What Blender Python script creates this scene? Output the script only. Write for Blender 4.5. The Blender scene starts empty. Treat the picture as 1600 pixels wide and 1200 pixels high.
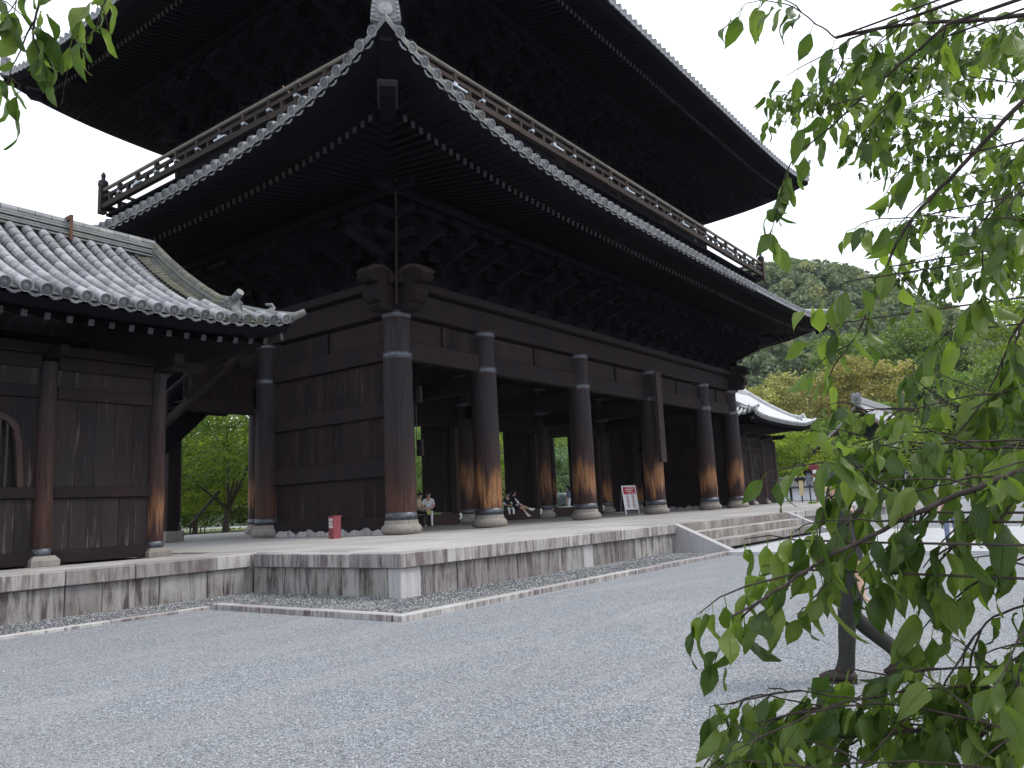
import bpy, bmesh, math, random
import numpy as np
from mathutils import Vector, Matrix, Euler
random.seed(7); RNG = np.random.default_rng(7)
S = bpy.context.scene
COL = S.collection
PI = math.pi

# ------------------------------------------------------------------ camera
cam_d = bpy.data.cameras.new('camera'); cam = bpy.data.objects.new('camera', cam_d); COL.objects.link(cam)
cam_d.sensor_width = 36.0; cam_d.lens = 27.585; cam_d.clip_start = 0.05; cam_d.clip_end = 3000
CR = Matrix(((0.59992719, -0.09588469, -0.79428804), (-0.79870486, -0.12942277, -0.58763959), (-0.04645332, 0.98694269, -0.15422781)))
cam.matrix_world = Matrix.Translation((0, 0, 1.6)) @ CR.to_4x4()
S.camera = cam

# ------------------------------------------------------------------ sky, sun, exposure
SUN_EL, SUN_AZ = math.radians(52), math.radians(-52)     # azimuth measured from +x towards +y
W = bpy.data.worlds.new('World'); S.world = W; W.use_nodes = True
nt = W.node_tree; nt.nodes.clear()
sky = nt.nodes.new('ShaderNodeTexSky'); sky.sky_type = 'NISHITA'; sky.sun_disc = False
sky.sun_elevation = SUN_EL; sky.sun_rotation = PI/2 - SUN_AZ; sky.air_density = 1.0; sky.dust_density = 4.0; sky.ozone_density = 1.0
mixw = nt.nodes.new('ShaderNodeMix'); mixw.data_type = 'RGBA'; mixw.inputs[0].default_value = 0.88
mixw.inputs[7].default_value = (10.2, 10.9, 12.0, 1)      # bright even cloud layer
bgn = nt.nodes.new('ShaderNodeBackground'); bgn.inputs[1].default_value = 0.105
wout = nt.nodes.new('ShaderNodeOutputWorld')
nt.links.new(sky.outputs[0], mixw.inputs[6]); nt.links.new(mixw.outputs[2], bgn.inputs[0]); nt.links.new(bgn.outputs[0], wout.inputs[0])
sun_d = bpy.data.lights.new('sun', 'SUN'); sun_d.energy = 1.4; sun_d.angle = math.radians(14); sun_d.color = (1.0, 0.95, 0.88)
sun = bpy.data.objects.new('sun', sun_d); COL.objects.link(sun)
sd = Vector((math.cos(SUN_EL)*math.cos(SUN_AZ), math.cos(SUN_EL)*math.sin(SUN_AZ), math.sin(SUN_EL)))
sun.rotation_euler = sd.to_track_quat('Z', 'Y').to_euler(); sun.location = (20, -40, 60)
vs = S.view_settings; vs.view_transform = 'Standard'; vs.look = 'None'; vs.gamma = 1.0; vs.use_curve_mapping = False
vs.exposure = 0.62
S.cycles.max_bounces = 8; S.cycles.diffuse_bounces = 4; S.cycles.transparent_max_bounces = 8
S.cycles.sample_clamp_indirect = 6.0

# ------------------------------------------------------------------ materials
def lin(r, g, b):
    f = lambda c: c/12.92 if c <= 0.04045 else ((c+0.055)/1.055)**2.4
    return (f(r/255), f(g/255), f(b/255))
class N:
    def __init__(s, name):
        s.m = bpy.data.materials.new(name); s.m.use_nodes = True; s.t = s.m.node_tree; s.t.nodes.clear()
        s.out = s.n('ShaderNodeOutputMaterial'); s.b = s.n('ShaderNodeBsdfPrincipled'); s.l(s.b.outputs[0], s.out.inputs[0])
    def n(s, t, **k):
        x = s.t.nodes.new(t)
        for a, v in k.items(): setattr(x, a, v)
        return x
    def l(s, a, b): s.t.links.new(a, b)
    def tc(s, out='Object', scale=(1, 1, 1), rnd=0.0):
        c = s.n('ShaderNodeTexCoord').outputs[out]
        if out == 'World': c = s.n('ShaderNodeNewGeometry').outputs['Position']
        mp = s.n('ShaderNodeMapping'); mp.inputs['Scale'].default_value = scale
        s.l(c, mp.inputs['Vector'])
        if rnd:
            oi = s.n('ShaderNodeObjectInfo'); mu = s.n('ShaderNodeMath', operation='MULTIPLY'); mu.inputs[1].default_value = rnd
            s.l(oi.outputs['Random'], mu.inputs[0]); s.l(mu.outputs[0], mp.inputs['Location'])
        return mp.outputs[0]
    def wpos(s, scale=(1, 1, 1)):
        mp = s.n('ShaderNodeMapping'); mp.inputs['Scale'].default_value = scale
        s.l(s.n('ShaderNodeNewGeometry').outputs['Position'], mp.inputs['Vector']); return mp.outputs[0]
    def noise(s, v, sc, det=4, rough=0.55, dist=0.0):
        x = s.n('ShaderNodeTexNoise'); x.inputs['Scale'].default_value = sc; x.inputs['Detail'].default_value = det
        x.inputs['Roughness'].default_value = rough; x.inputs['Distortion'].default_value = dist
        if v is not None: s.l(v, x.inputs['Vector'])
        return x.outputs[0]
    def vor(s, v, sc, out='Distance'):
        x = s.n('ShaderNodeTexVoronoi'); x.inputs['Scale'].default_value = sc
        s.l(v, x.inputs['Vector']); return x.outputs[out]
    def ramp(s, f, stops):
        x = s.n('ShaderNodeValToRGB'); e = x.color_ramp.elements
        while len(e) < len(stops): e.new(0.5)
        for k, (p, c) in enumerate(stops):
            e[k].position = p; e[k].color = (*c, 1) if len(c) == 3 else c
        s.l(f, x.inputs[0]); return x.outputs[0]
    def mix(s, f, a, b, mode='MIX'):
        x = s.n('ShaderNodeMix', data_type='RGBA', blend_type=mode)
        for i, v in ((0, f), (6, a), (7, b)):
            if isinstance(v, (int, float)): x.inputs[i].default_value = v
            elif isinstance(v, tuple): x.inputs[i].default_value = (*v, 1)
            else: s.l(v, x.inputs[i])
        return x.outputs[2]
    def math(s, op, a, b=None):
        x = s.n('ShaderNodeMath', operation=op)
        for i, v in ((0, a), (1, b)):
            if v is None: continue
            if isinstance(v, (int, float)): x.inputs[i].default_value = v
            else: s.l(v, x.inputs[i])
        return x.outputs[0]
    def rng(s, f, a, b, c=0.0, d=1.0):
        x = s.n('ShaderNodeMapRange'); x.inputs[1].default_value = a; x.inputs[2].default_value = b; x.inputs[3].default_value = c; x.inputs[4].default_value = d
        s.l(f, x.inputs[0]); return x.outputs[0]
    def objrand(s): return s.n('ShaderNodeObjectInfo').outputs['Random']
    def sep(s, v, k):
        x = s.n('ShaderNodeSeparateXYZ'); s.l(v, x.inputs[0]); return x.outputs[k]
    def bump(s, h, st=0.3, d=0.02):
        x = s.n('ShaderNodeBump'); x.inputs['Strength'].default_value = st; x.inputs['Distance'].default_value = d
        s.l(h, x.inputs['Height']); s.l(x.outputs[0], s.b.inputs['Normal'])
    def fin(s, col, rough=0.7, spec=0.3, metal=0.0):
        if isinstance(col, tuple): s.b.inputs['Base Color'].default_value = (*col, 1)
        else: s.l(col, s.b.inputs['Base Color'])
        if isinstance(rough, float): s.b.inputs['Roughness'].default_value = rough
        else: s.l(rough, s.b.inputs['Roughness'])
        s.b.inputs['Specular IOR Level'].default_value = spec; s.b.inputs['Metallic'].default_value = metal
        return s.m
def wood(name, c1, c2, c3, grain=(1, 1, 1), rough=0.75, streak=0.0, spec=0.25, redden=0.0):
    """aged timber; grain = scale per axis in world space (small along the grain)"""
    k = N(name); v = k.wpos(grain); r = k.objrand()
    n1 = k.noise(v, 3.0, 6, 0.65, 0.4); n2 = k.noise(k.wpos((0.7, 0.7, 0.7)), 0.9, 3)
    c = k.ramp(n1, [(0.25, c1), (0.55, c2), (0.8, c3)])
    c = k.mix(k.rng(n2, 0.35, 0.7), c, c1, 'MULTIPLY') if False else k.mix(k.rng(n2, 0.4, 0.75, 0, 0.6), c, c1)
    c = k.mix(k.rng(r, 0, 1, 0.0, 0.45), c, c3)
    if redden:
        n3 = k.noise(k.wpos((1.6, 1.6, 0.8)), 1.0, 4, 0.6); c = k.mix(k.math('MULTIPLY', k.rng(n3, 0.48, 0.7, 0, redden), k.rng(n1, 0.3, 0.7)), c, (0.052, 0.021, 0.015))
    if streak:
        s2 = k.noise(k.wpos((5.0, 5.0, 0.35)), 1.0, 5, 0.7)
        c = k.mix(k.rng(s2, 0.58, 0.72, 0, streak), c, (0.16, 0.13, 0.115))
    k.bump(n1, 0.35, 0.02)
    return k.fin(c, rough, spec)
M = {}
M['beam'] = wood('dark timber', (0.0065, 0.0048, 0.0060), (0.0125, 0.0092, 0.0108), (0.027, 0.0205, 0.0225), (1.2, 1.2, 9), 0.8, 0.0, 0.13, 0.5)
M['eave'] = wood('shade-dark eave timber', (0.0038, 0.0030, 0.0052), (0.0062, 0.0048, 0.0076), (0.0110, 0.0082, 0.0118), (2, 2, 2), 0.9, 0.0, 0.06)  # shade under the eaves and its bluish veil put into the timber colour
M['plank'] = wood('dark wall planks', (0.0060, 0.0045, 0.0060), (0.0125, 0.0090, 0.0105), (0.034, 0.0235, 0.0235), (9, 9, 0.5), 0.8, 0.30, 0.12, 0.65)
M['wplank'] = wood('weathered wing planks', (0.0070, 0.0058, 0.0075), (0.0160, 0.0130, 0.0145), (0.042, 0.034, 0.034), (8, 8, 0.45), 0.8, 0.65, 0.14, 0.5)
M['rail'] = wood('weathered brown railing', (0.011, 0.0078, 0.0078), (0.023, 0.0155, 0.0140), (0.062, 0.038, 0.028), (3, 3, 3), 0.8)
M['rafterend'] = wood('weathered grey rafter ends', (0.020, 0.019, 0.021), (0.042, 0.039, 0.042), (0.085, 0.08, 0.085), (3, 3, 3), 0.85)
M['railtop'] = wood('bleached handrail', (0.085, 0.074, 0.060), (0.15, 0.135, 0.11), (0.25, 0.23, 0.185), (2, 2, 2), 0.8)
M['board'] = wood('brown board', (0.020, 0.0115, 0.0100), (0.034, 0.0200, 0.0175), (0.060, 0.037, 0.032), (5, 5, 0.5), 0.8)
def column_mat(name, warm, top=2.0):
    k = N(name); oc = k.n('ShaderNodeTexCoord').outputs['Object']
    mp = k.n('ShaderNodeMapping'); mp.inputs['Scale'].default_value = (7, 7, 0.5); k.l(oc, mp.inputs['Vector'])
    r = k.objrand(); rr = k.math('MULTIPLY', r, 37.0); k.l(rr, mp.inputs['Location'])
    g = k.noise(mp.outputs[0], 1.6, 6, 0.65, 0.3); big = k.noise(mp.outputs[0], 0.35, 3)
    c = k.ramp(g, [(0.25, (0.011, 0.0085, 0.0100)), (0.55, (0.022, 0.0165, 0.0190)), (0.8, (0.042, 0.032, 0.034))])
    red = k.ramp(g, [(0.2, (0.020, 0.0095, 0.0090)), (0.6, (0.042, 0.0185, 0.0160)), (0.85, (0.085, 0.040, 0.031))])
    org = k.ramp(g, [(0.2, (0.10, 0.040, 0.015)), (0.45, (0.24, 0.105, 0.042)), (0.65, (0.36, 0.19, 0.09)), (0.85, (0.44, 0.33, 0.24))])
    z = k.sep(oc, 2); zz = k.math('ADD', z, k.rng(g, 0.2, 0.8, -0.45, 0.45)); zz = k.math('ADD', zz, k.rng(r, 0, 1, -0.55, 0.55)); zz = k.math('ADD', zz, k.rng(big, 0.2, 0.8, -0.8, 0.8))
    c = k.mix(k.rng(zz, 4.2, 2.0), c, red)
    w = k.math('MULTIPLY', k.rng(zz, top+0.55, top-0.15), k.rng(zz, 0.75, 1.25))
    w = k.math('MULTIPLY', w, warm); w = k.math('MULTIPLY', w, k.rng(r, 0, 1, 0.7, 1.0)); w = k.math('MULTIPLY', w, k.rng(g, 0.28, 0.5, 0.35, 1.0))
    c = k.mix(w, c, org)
    mc = k.n('ShaderNodeMapping'); mc.inputs['Scale'].default_value = (9, 9, 0.35); k.l(oc, mc.inputs['Vector']); k.l(rr, mc.inputs['Location'])
    ck = k.math('ABSOLUTE', k.math('SUBTRACT', k.noise(mc.outputs[0], 1.0, 3, 0.6), 0.5)); ck = k.rng(ck, 0.016, 0.004)
    c = k.mix(k.math('MULTIPLY', ck, 0.85), c, (0.006, 0.004, 0.004))
    k.bump(k.math('SUBTRACT', g, ck), 0.5, 0.03)
    return k.fin(c, 0.68, 0.24)
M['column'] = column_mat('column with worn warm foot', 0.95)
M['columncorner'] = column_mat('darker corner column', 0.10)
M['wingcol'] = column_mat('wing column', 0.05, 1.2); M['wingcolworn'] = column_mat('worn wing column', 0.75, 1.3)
def stone(name, base, dark, light, stain_shade, streak, scale=1.0, moss=0.0, lo=0.42):
    k = N(name); v = k.wpos(); r = k.objrand()
    gr = k.noise(v, 55, 3, 0.7); bg = k.noise(v, 1.3*scale, 5, 0.6)
    c = k.mix(k.rng(gr, 0.3, 0.7), dark, light); c = k.mix(0.55, c, base)
    c = k.mix(k.rng(r, 0.45, 1, 0, 0.75), c, light); c = k.mix(k.rng(r, 0.5, 0, 0, 0.7), c, dark)
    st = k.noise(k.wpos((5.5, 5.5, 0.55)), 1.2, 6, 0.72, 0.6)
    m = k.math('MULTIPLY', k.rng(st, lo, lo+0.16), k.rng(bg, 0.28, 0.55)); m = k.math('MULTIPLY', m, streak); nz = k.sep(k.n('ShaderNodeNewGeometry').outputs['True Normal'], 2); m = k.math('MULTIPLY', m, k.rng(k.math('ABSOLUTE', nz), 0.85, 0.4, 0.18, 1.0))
    c = k.mix(m, c, stain_shade)
    if moss:
        mm = k.noise(v, 2.2, 5, 0.7); c = k.mix(k.rng(mm, 0.56, 0.68, 0, moss), c, (0.19, 0.20, 0.09))
    k.bump(k.noise(v, 30, 4, 0.7), 0.35, 0.01)
    return k.fin(c, 0.85, 0.2)
M['cap'] = stone('granite edging with rain streaks', (0.30, 0.275, 0.275), (0.20, 0.185, 0.185), (0.42, 0.40, 0.39), (0.085, 0.062, 0.066), 0.8, 1.0, 0.3)
M['face'] = stone('granite facing with dark streaks', (0.255, 0.24, 0.23), (0.17, 0.155, 0.155), (0.36, 0.35, 0.33), (0.060, 0.044, 0.046), 0.95, 1.0, 0.22)
M['corner'] = stone('pale granite corner', (0.37, 0.36, 0.365), (0.29, 0.285, 0.285), (0.45, 0.44, 0.445), (0.17, 0.155, 0.155), 0.4)
M['pave'] = stone('worn paving', (0.345, 0.33, 0.315), (0.27, 0.26, 0.25), (0.43, 0.415, 0.40), (0.22, 0.205, 0.19), 0.35, 0.6)
M['step'] = stone('stair stone', (0.30, 0.28, 0.265), (0.23, 0.215, 0.20), (0.40, 0.38, 0.36), (0.10, 0.083, 0.075), 0.8, 0.8, 0.0, 0.33)  # heavy dark streaks on upright faces also paint in the riser shade
M['base'] = stone('column base granite', (0.25, 0.228, 0.205), (0.165, 0.15, 0.132), (0.35, 0.325, 0.29), (0.12, 0.10, 0.085), 0.5, 1.5)
M['kerb'] = stone('kerb granite', (0.34, 0.32, 0.31), (0.24, 0.22, 0.22), (0.44, 0.43, 0.41), (0.085, 0.062, 0.064), 0.95)
M['plaster'] = stone('worn white plaster', (0.42, 0.41, 0.41), (0.36, 0.35, 0.35), (0.5, 0.49, 0.49), (0.08, 0.065, 0.065), 0.6, 2.2)
def tile_mat(name, c1, c2, c3, moss, rough=0.5):
    k = N(name); v = k.wpos(); r = k.objrand()
    n1 = k.noise(v, 5, 5, 0.65); n2 = k.noise(v, 60, 3, 0.6)
    c = k.ramp(n1, [(0.3, c1), (0.5, c2), (0.75, c3)]); c = k.mix(k.rng(r, 0.5, 1, 0, 0.6), c, c3); c = k.mix(k.rng(r, 0.4, 0, 0, 0.75), c, c1)
    c = k.mix(k.rng(n2, 0.55, 0.72, 0, 0.5), c, (0.45, 0.46, 0.47))
    mm = k.noise(v, 1.7, 5, 0.7); c = k.mix(k.rng(mm, 0.5, 0.66, 0, moss), c, (0.17, 0.17, 0.085))
    k.bump(n2, 0.15, 0.01)
    return k.fin(c, rough, 0.5)
M['tile'] = tile_mat('grey roof tile', (0.115, 0.118, 0.132), (0.205, 0.208, 0.228), (0.36, 0.36, 0.375), 0.22)
M['tilegate'] = tile_mat('pale eave tile', (0.11, 0.115, 0.13), (0.19, 0.197, 0.215), (0.31, 0.32, 0.34), 0.10)
M['tilemid'] = tile_mat('grey ridge tile', (0.075, 0.078, 0.085), (0.125, 0.13, 0.138), (0.21, 0.215, 0.22), 0.35)
M['tiledark'] = tile_mat('dark weathered tile', (0.05, 0.052, 0.055), (0.085, 0.088, 0.09), (0.14, 0.145, 0.145), 0.45)
M['tilemoss'] = tile_mat('mossy tile', (0.040, 0.040, 0.034), (0.075, 0.074, 0.058), (0.14, 0.138, 0.105), 0.4, 0.85)
M['tileskylit'] = tile_mat('sky-whitened roof tile', (0.42, 0.43, 0.45), (0.52, 0.53, 0.55), (0.62, 0.63, 0.65), 0.03, 0.32)  # bright sky reflection put into the tile colour
k = N('iron band'); M['iron'] = k.fin(k.ramp(k.noise(k.wpos(), 9, 4), [(0.3, (0.05, 0.052, 0.062)), (0.7, (0.12, 0.125, 0.145))]), 0.45, 0.5, 0.6)
k = N('grey metal cover'); M['metal'] = k.fin(k.ramp(k.noise(k.wpos(), 6, 4), [(0.3, (0.30, 0.33, 0.38)), (0.7, (0.48, 0.52, 0.58))]), 0.5, 0.5, 0.1)
k = N('copper bronze'); M['bronze'] = k.fin(k.ramp(k.noise(k.wpos(), 4, 4), [(0.3, (0.06, 0.085, 0.085)), (0.7, (0.13, 0.17, 0.17))]), 0.5, 0.5, 0.3)
def plain(name, c, rough=0.6, var=0.12, sc=12.0, spec=0.3):
    k = N(name); n = k.noise(k.wpos(), sc, 4)
    a = tuple(x*(1-var) for x in c); b = tuple(min(1, x*(1+var)) for x in c)
    k.bump(n, 0.1, 0.01)
    return k.fin(k.ramp(n, [(0.3, a), (0.7, b)]), rough, spec)
M['red'] = plain('red paint faded', (0.21, 0.046, 0.055), 0.6, 0.22)
M['white'] = plain('white paint', (0.78, 0.78, 0.80), 0.5, 0.05)
M['whitewall'] = plain('white plaster wall', (0.70, 0.72, 0.76), 0.8, 0.05, 2)
M['signred'] = plain('red sign print', (0.42, 0.035, 0.05), 0.5, 0.1)
M['signgrey'] = plain('grey sign print', (0.16, 0.16, 0.18), 0.5, 0.2)
M['signyellow'] = plain('pale yellow board', (0.66, 0.55, 0.30), 0.6, 0.1)
M['dark'] = plain('blackened wood', (0.03, 0.025, 0.025), 0.7, 0.2)
M['signslate'] = plain('slate board', (0.12, 0.14, 0.16), 0.6, 0.1)
M['skin'] = plain('skin', (0.52, 0.32, 0.235), 0.55, 0.06)
M['hair'] = plain('black hair', (0.012, 0.010, 0.010), 0.5, 0.3, 40)
M['shirtw'] = plain('white cotton', (0.78, 0.79, 0.83), 0.85, 0.05)
M['navy'] = plain('navy cloth', (0.018, 0.020, 0.032), 0.85, 0.2)
M['olive'] = plain('dark trousers', (0.024, 0.024, 0.021), 0.85, 0.25, 25)
M['shoe'] = plain('brown leather shoe', (0.030, 0.020, 0.017), 0.6, 0.25)
M['tan'] = plain('tan cloth', (0.42, 0.36, 0.26), 0.85, 0.12)
M['bluegrey'] = plain('blue grey cloth', (0.13, 0.16, 0.24), 0.85, 0.12)
M['orange'] = plain('orange cloth', (0.60, 0.20, 0.07), 0.8, 0.1)
M['yellow'] = plain('yellow paper', (0.70, 0.60, 0.15), 0.7, 0.1)
M['rust'] = plain('rusty iron strap', (0.10, 0.045, 0.03), 0.8, 0.35)
# ground
k = N('gravel'); v = k.wpos()
vc = k.vor(v, 75, 'Color'); cell = k.sep(vc, 0); n2 = k.noise(v, 0.5, 6, 0.6, 0.4); n3 = k.noise(v, 130, 2)
c = k.ramp(cell, [(0.0, (0.115, 0.12, 0.132)), (0.45, (0.21, 0.222, 0.24)), (0.8, (0.31, 0.325, 0.35)), (1.0, (0.50, 0.51, 0.53))])
n4 = k.noise(k.wpos((0.22, 1.1, 1)), 1.3, 5, 0.6, 0.8); c = k.mix(k.rng(n4, 0.48, 0.66, 0, 0.5), c, (0.36, 0.352, 0.338)); c = k.mix(k.rng(n2, 0.42, 0.62, 0, 0.4), c, (0.26, 0.262, 0.262)); c = k.mix(k.rng(n3, 0.4, 0.75, 0, 0.35), c, (0.12, 0.125, 0.137))
k.bump(k.vor(v, 75), 0.6, 0.02); M['gravel'] = k.fin(c, 0.9, 0.2)
def stones_mat(name, stops):
    k = N(name); at = k.n('ShaderNodeAttribute'); at.attribute_name = 'tint'
    c = k.ramp(at.outputs['Fac'], stops); n4 = k.noise(k.wpos((0.22, 1.1, 1)), 1.3, 5, 0.6, 0.8); c = k.mix(k.rng(n4, 0.48, 0.66, 0, 0.42), c, (0.36, 0.355, 0.345)); n5 = k.noise(k.wpos(), 0.45, 4); c = k.mix(k.rng(n5, 0.5, 0.72, 0, 0.4), c, (0.17, 0.175, 0.185))
    return k.fin(c, 0.85, 0.25)
M['stones'] = stones_mat('loose stones', [(0.0, (0.175, 0.18, 0.197)), (0.45, (0.25, 0.257, 0.279)), (0.85, (0.33, 0.337, 0.36)), (1.0, (0.52, 0.52, 0.53))])
M['pebbles'] = stones_mat('river pebbles', [(0.0, (0.07, 0.075, 0.08)), (0.5, (0.15, 0.157, 0.165)), (0.85, (0.26, 0.265, 0.27)), (1.0, (0.45, 0.45, 0.44))])
k = N('pale path'); n = k.noise(k.wpos(), 3, 5); M['path'] = k.fin(k.ramp(n, [(0.3, (0.36, 0.36, 0.37)), (0.7, (0.46, 0.46, 0.47))]), 0.9, 0.2)
k = N('garden ground'); n = k.noise(k.wpos(), 0.5, 6, 0.65); M['garden'] = k.fin(k.ramp(n, [(0.35, (0.055, 0.075, 0.02)), (0.5, (0.10, 0.115, 0.035)), (0.62, (0.20, 0.18, 0.11)), (0.75, (0.30, 0.28, 0.22))]), 0.95, 0.1)
k = N('hill soil'); n = k.noise(k.wpos(), 0.1, 5); M['hill'] = k.fin(k.ramp(n, [(0.3, (0.025, 0.035, 0.018)), (0.7, (0.045, 0.055, 0.028))]), 0.95, 0.1)
k = N('bark'); n = k.noise(k.tc('Object', (30, 30, 4)), 1.5, 5, 0.7); k.bump(n, 0.6, 0.01)
M['bark'] = k.fin(k.ramp(n, [(0.3, (0.022, 0.016, 0.014)), (0.7, (0.075, 0.058, 0.05))]), 0.85, 0.2)
k = N('tree trunk'); n = k.noise(k.tc('Object', (4, 4, 1)), 1.5, 5, 0.7); M['trunk'] = k.fin(k.ramp(n, [(0.3, (0.030, 0.024, 0.020)), (0.7, (0.075, 0.062, 0.052))]), 0.9, 0.1)
def leafmat(name, c1, c2, c3, trans=0.35, rough=0.55, objr=False, att='tint', spec=0.3):
    k = N(name); at = k.n('ShaderNodeAttribute'); at.attribute_name = att
    c = k.ramp(at.outputs['Fac'] if not objr else k.objrand(), [(0.0, c1), (0.5, c2), (1.0, c3)])
    k.fin(c, rough, spec)
    tr = k.n('ShaderNodeBsdfTranslucent'); k.l(c, tr.inputs[0]) 
    g = k.mix(1.0, c, (1.25, 1.45, 0.55), 'MULTIPLY'); k.l(g, tr.inputs[0])
    mx = k.n('ShaderNodeMixShader'); mx.inputs[0].default_value = trans
    k.l(k.b.outputs[0], mx.inputs[1]); k.l(tr.outputs[0], mx.inputs[2]); k.l(mx.outputs[0], k.out.inputs[0])
    return k
M['maple'] = leafmat('maple foliage', (0.09, 0.125, 0.015), (0.19, 0.25, 0.03), (0.32, 0.36, 0.055), 0.5).m
M['maplegreen'] = leafmat('deep maple foliage', (0.04, 0.068, 0.015), (0.08, 0.125, 0.024), (0.15, 0.19, 0.035), 0.5).m
M['gold'] = leafmat('golden evergreen foliage', (0.13, 0.115, 0.035), (0.27, 0.235, 0.075), (0.44, 0.37, 0.15), 0.3).m
M['palegold'] = leafmat('pale yellow foliage', (0.16, 0.155, 0.05), (0.32, 0.31, 0.11), (0.48, 0.45, 0.20), 0.3).m
M['green'] = leafmat('mid green foliage', (0.055, 0.095, 0.024), (0.12, 0.185, 0.045), (0.22, 0.29, 0.075), 0.4).m
M['darkgreen'] = leafmat('dark conifer foliage', (0.03, 0.045, 0.022), (0.055, 0.078, 0.035), (0.10, 0.125, 0.055), 0.25).m
M['shrub'] = leafmat('blue green shrub foliage', (0.05, 0.09, 0.05), (0.12, 0.19, 0.10), (0.22, 0.31, 0.17), 0.35).m
M['forest'] = leafmat('far forest foliage', (0.10, 0.135, 0.078), (0.175, 0.215, 0.12), (0.35, 0.33, 0.16), 0.25).m  # paleness from distant haze partly put into the leaf colours
# cherry leaf: veins from the leaf's own uv
k = leafmat('cherry leaf', (0.038, 0.070, 0.016), (0.092, 0.142, 0.030), (0.175, 0.230, 0.050), 0.50, 0.40, True, spec=0.4)
uv = k.n('ShaderNodeTexCoord').outputs['UV']; ux = k.sep(uv, 0); uy = k.sep(uv, 1)
ax = k.math('ABSOLUTE', k.math('SUBTRACT', ux, 0.5))
ve = k.math('SINE', k.math('MULTIPLY', k.math('SUBTRACT', uy, k.math('MULTIPLY', ax, 0.9)), 58.0))
hv = k.math('MAXIMUM', k.math('MULTIPLY', ve, 0.35), k.rng(ax, 0.05, 0.0, 0, 1.6))
bp = k.n('ShaderNodeBump'); bp.inputs['Strength'].default_value = 0.5; bp.inputs['Distance'].default_value = 0.004
k.l(hv, bp.inputs['Height']); k.l(bp.outputs[0], k.b.inputs['Normal'])
M['leaf'] = k.m

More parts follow.
